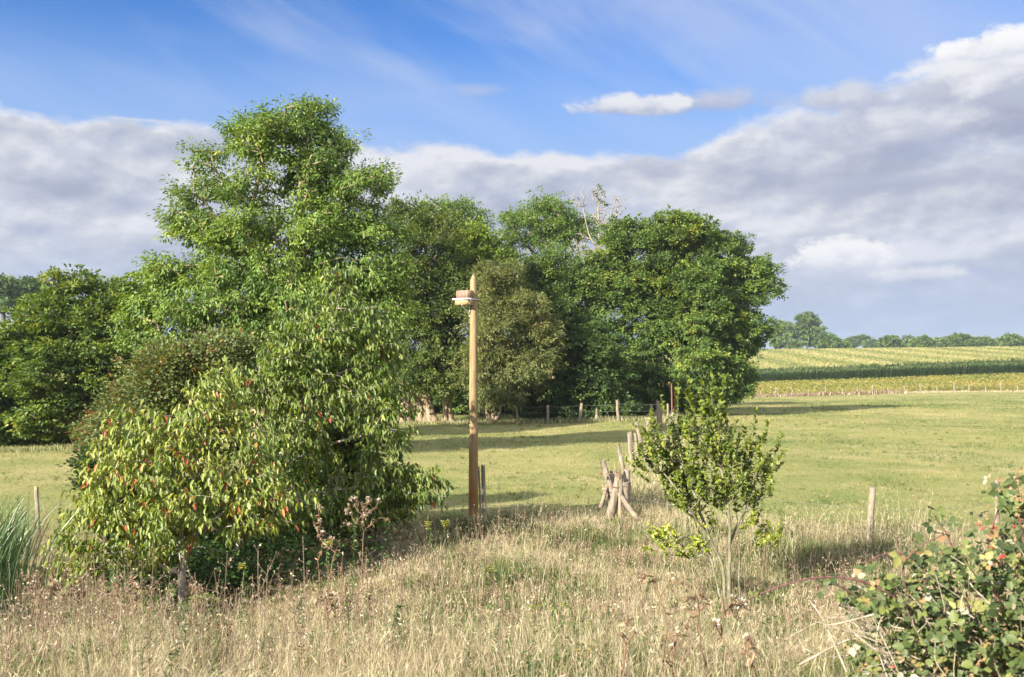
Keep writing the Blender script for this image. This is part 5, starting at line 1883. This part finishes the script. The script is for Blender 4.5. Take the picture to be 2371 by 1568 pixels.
# ------------------------------------------------------------------ bramble on the near bank
def bramble():
    rng = np.random.default_rng(1101)
    d = 4.5
    b = base_at(2230, d)
    root = empty('bramble_bush', b, 'bramble bush with arching canes and ripening berries in the near right corner', 'bush')
    lob = lobes_px([(2300, 1380, 110, 110), (2385, 1260, 50, 120), (2190, 1460, 130, 85), (2340, 1520, 190, 110), (2060, 1520, 110, 50), (2070, 1370, 80, 40), (2180, 1315, 80, 45), (2000, 1400, 60, 30), (2130, 1420, 110, 60), (2330, 1160, 24, 50), (2420, 1400, 120, 160), (2200, 1600, 200, 60), (2280, 1280, 50, 40)], d)
    pts = crown_points(lob, 1500, rng, .15, .040)
    pts[:, 1] += rng.normal(0, .10, len(pts))
    canes = []
    def cane(px, rad=.0055, dd=(0, 0)):
        n = len(px)
        q = np.array([P(x, y, d + dd[0] + (dd[1] - dd[0]) * i / max(n - 1, 1)) for i, (x, y) in enumerate(px)])
        t = np.linspace(0, 1, n)
        f = np.linspace(0, 1, 18)
        # smooth through the points
        qq = np.stack([np.interp(f, t, q[:, i]) for i in range(3)], 1)
        for _ in range(3):
            qq[1:-1] = qq[1:-1] * .5 + (qq[:-2] + qq[2:]) * .25
        return qq, rad * np.linspace(1.15, .55, 18)
    live = [[(2230, 1640), (2160, 1440), (2060, 1370), (1985, 1338), (1900, 1333), (1820, 1350), (1745, 1382)],
            [(2330, 1620), (2290, 1400), (2285, 1330), (2290, 1230), (2325, 1150), (2366, 1082)],
            [(2150, 1600), (2110, 1400), (2080, 1310), (2140, 1255), (2220, 1225)],
            [(2120, 1600), (2030, 1420), (1940, 1350), (1880, 1360)],
            [(2300, 1600), (2190, 1400), (2120, 1290), (2060, 1275), (2010, 1300)],
            [(2400, 1600), (2380, 1300), (2350, 1150), (2340, 1110)],
            [(2280, 1600), (2230, 1330), (2190, 1230), (2160, 1190)]]
    thick = [.006, .006, .004, .004, .0045, .006, .004]
    tips = []
    for c, th in zip(live, thick):
        q, r = cane(c, th, (rng.uniform(-.1, .1), rng.uniform(-.15, .25)))
        gc = Geo()
        gc.pipe(q, r, 6)
        tips.append(q)
        # thorns
        idx = rng.integers(1, 17, 26)
        dv = unit(rng.normal(size=(26, 3)))
        gc.tubes(q[idx], q[idx] + dv * .014, .002, .0003, 3)
        gc.build('cane', M['cane'], root)
    for k in range(96):
        x0, y0 = rng.uniform(1990, 2420), rng.uniform(1400, 1640)
        L = rng.uniform(80, 260)
        a = rng.normal(-2.0, .55)
        x1, y1 = x0 + math.cos(a) * L, y0 + math.sin(a) * L
        lim = np.interp(x1, [1850, 1950, 2100, 2250, 2371], [1480, 1400, 1320, 1270, 1200])
        y1 = max(y1, lim)
        sx_, sy_ = rng.normal(0, 34), rng.normal(0, 24)
        q, r = cane([(x0, y0), (x0 * .7 + x1 * .3 + sx_, y0 * .7 + y1 * .3 + sy_), (x0 * .4 + x1 * .6 + sx_ * .3 + rng.normal(0, 20), y0 * .4 + y1 * .6 - 20), (x1, y1)], rng.uniform(.0014, .0032), (rng.uniform(-.35, .3), rng.uniform(-.35, .3)))
        gd = Geo()
        gd.pipe(q, r, 5)
        gd.build('dead_cane', M['dead_cane'], root)
    for c in ([(1960, 1555), (1905, 1430), (1870, 1385)], [(2060, 1545), (1990, 1450), (1950, 1432)], [(2100, 1580), (2150, 1490), (2080, 1430)], [(1850, 1540), (1960, 1480), (2040, 1475)]):
        q, r = cane(c, .0045, (0, .1))
        gd = Geo()
        gd.pipe(q, r, 6)
        gd.build('dead_cane', M['dead_cane'], root)
    # leaves in threes
    n = len(pts)
    cl = np.concatenate(tips)
    dist = np.min(np.linalg.norm(pts[:, None] - cl[None, ::2], axis=2), 1)
    P3 = np.concatenate([pts, *[q[rng.integers(3, 18, 9)] + rng.normal(0, .03, (9, 3)) for q in tips[1:]], tips[0][[10, 12, 17]], tips[1][rng.integers(8, 18, 9)]])
    n = len(P3)
    tt = np.clip(rng.normal(.42, .22, n), .02, .9)
    tt = np.where(rng.random(n) < .10, rng.uniform(.88, 1, n), tt)
    face = unit(np.array([-.35, -.6, .55]) + rng.normal(0, .45, (n, 3)))
    a0 = rng.uniform(0, 2 * np.pi, n)
    h = unit(np.cross(face, np.array([.1, .2, 1.0])))
    v = np.cross(face, h)
    g = Geo()
    for k, da in enumerate((-1.25, 0, 1.25)):
        a = a0 + da
        D = h * np.cos(a)[:, None] + v * np.sin(a)[:, None]
        sz = np.where(rng.random(n) < .4, rng.uniform(.4, .7, n), rng.uniform(.7, 1.25, n)) * (1.0 if k == 1 else .82)
        gl = serrate(g, P3 + D * .008, D, face + rng.normal(0, .15, (n, 3)),   .043 * sz, .034 * sz, np.clip(tt + rng.normal(0, .05, n), 0, 1))
    g.build('leaves', M['bramble'], root)
    # berry sprays
    g = Geo()
    spots = []
    for (cx, cy, rx, ry, m, kind) in [(2290, 1480, 90, 40, 34, 'green'), (2250, 1540, 90, 40, 26, 'green'), (2340, 1420, 50, 60, 20, 'mix'), (2330, 1290, 40, 60, 26, 'mix'), (2180, 1330, 60, 40, 16, 'mix'), (2360, 1150, 14, 50, 18, 'green'), (2280, 1220, 30, 30, 10, 'mix'), (2060, 1540, 60, 25, 10, 'mix')]:
        for _ in range(m):
            c = P(cx + rng.normal(0, rx * .6), cy + rng.normal(0, ry * .6), d - .12 + rng.normal(0, .08))
            t = rng.uniform(.5, 1) if (kind == 'green' or rng.random() < .5) else rng.choice([.05, .15, .32, .36])
            spots.append((c, t))
    C = np.array([s[0] for s in spots])
    T = np.array([s[1] for s in spots])
    k = 9
    off = unit(rng.normal(size=(len(C), k, 3))) * .0058
    order = np.argsort(C[:, 1])
    for q in order[:100]:
        g = Geo()
        g.blobs(C[q] + off[q], .0042, T[q])
        g.build('berry', M['berry'], root)
    q = order[100:]
    g = Geo()
    g.blobs((C[q][:, None] + off[q]).reshape(-1, 3), .0040, np.repeat(T[q], k))
    g.build('berries', M['berry'], root)['kind'] = 'stuff'


def serrate(g, B, D, Nn, L, W, tint):
    """broad pointed leaf with a folded midrib and toothed outline"""
    m = len(B)
    D = unit(D)
    S = unit(np.cross(D, Nn))
    Nn = np.cross(S, D)
    L = L[:, None]
    W = W[:, None]
    prof = [(.10, .30), (.22, .44), (.30, .40), (.42, .52), (.50, .44), (.62, .42), (.70, .32), (.82, .24), (1.0, 0)]
    mid = [B, B + D * L * .35 - Nn * L * .03, B + D * L * .68 - Nn * L * .05]
    left, right = [], []
    for f, w in prof[:-1]:
        c = B + D * L * f - Nn * L * (.10 * f * f) + Nn * W * w * .28
        left.append(c + S * W * w)
        right.append(c - S * W * w)
    tip = B + D * L - Nn * L * .13
    V = np.stack(mid + left + right + [tip], 1)
    nl = len(left)
    l0, r0 = 3, 3 + nl
    t = 3 + 2 * nl
    f = []
    def fan(o, flip):
        seq = [o + i for i in range(nl)] + [t]
        tri = [[0, o, 1]]
        for i in range(nl):
            c = 1 if i < 4 else 2
            tri.append([c, seq[i], seq[i + 1]])
        tri.append([1, seq[4], 2])
        return [list(reversed(q)) for q in tri] if flip else tri
    f = np.array(fan(l0, False) + fan(r0, True))
    k = V.shape[1]
    g.add(V.reshape(-1, 3), [(f[None] + (np.arange(m) * k)[:, None, None]).reshape(-1, 3)], np.repeat(np.broadcast_to(tint, (m,)), k))


bramble()


# ------------------------------------------------------------------ haze: thin even air round the whole scene
def haze():
    m, N, out = new_mat('haze air')
    v = N.new('ShaderNodeVolumePrincipled')
    v.inputs['Color'].default_value = (.72, .82, 1.0, 1)
    v.inputs['Density'].default_value = 0.00018
    v.inputs['Anisotropy'].default_value = 0.1
    N.link(v.outputs[0], out.inputs['Volume'])
    g = Geo()
    g.box([0, 4300, -10], np.eye(3), [9500, 5000, 55])
    o = g.build('haze', m)
    tag(o, kind='stuff')


haze()
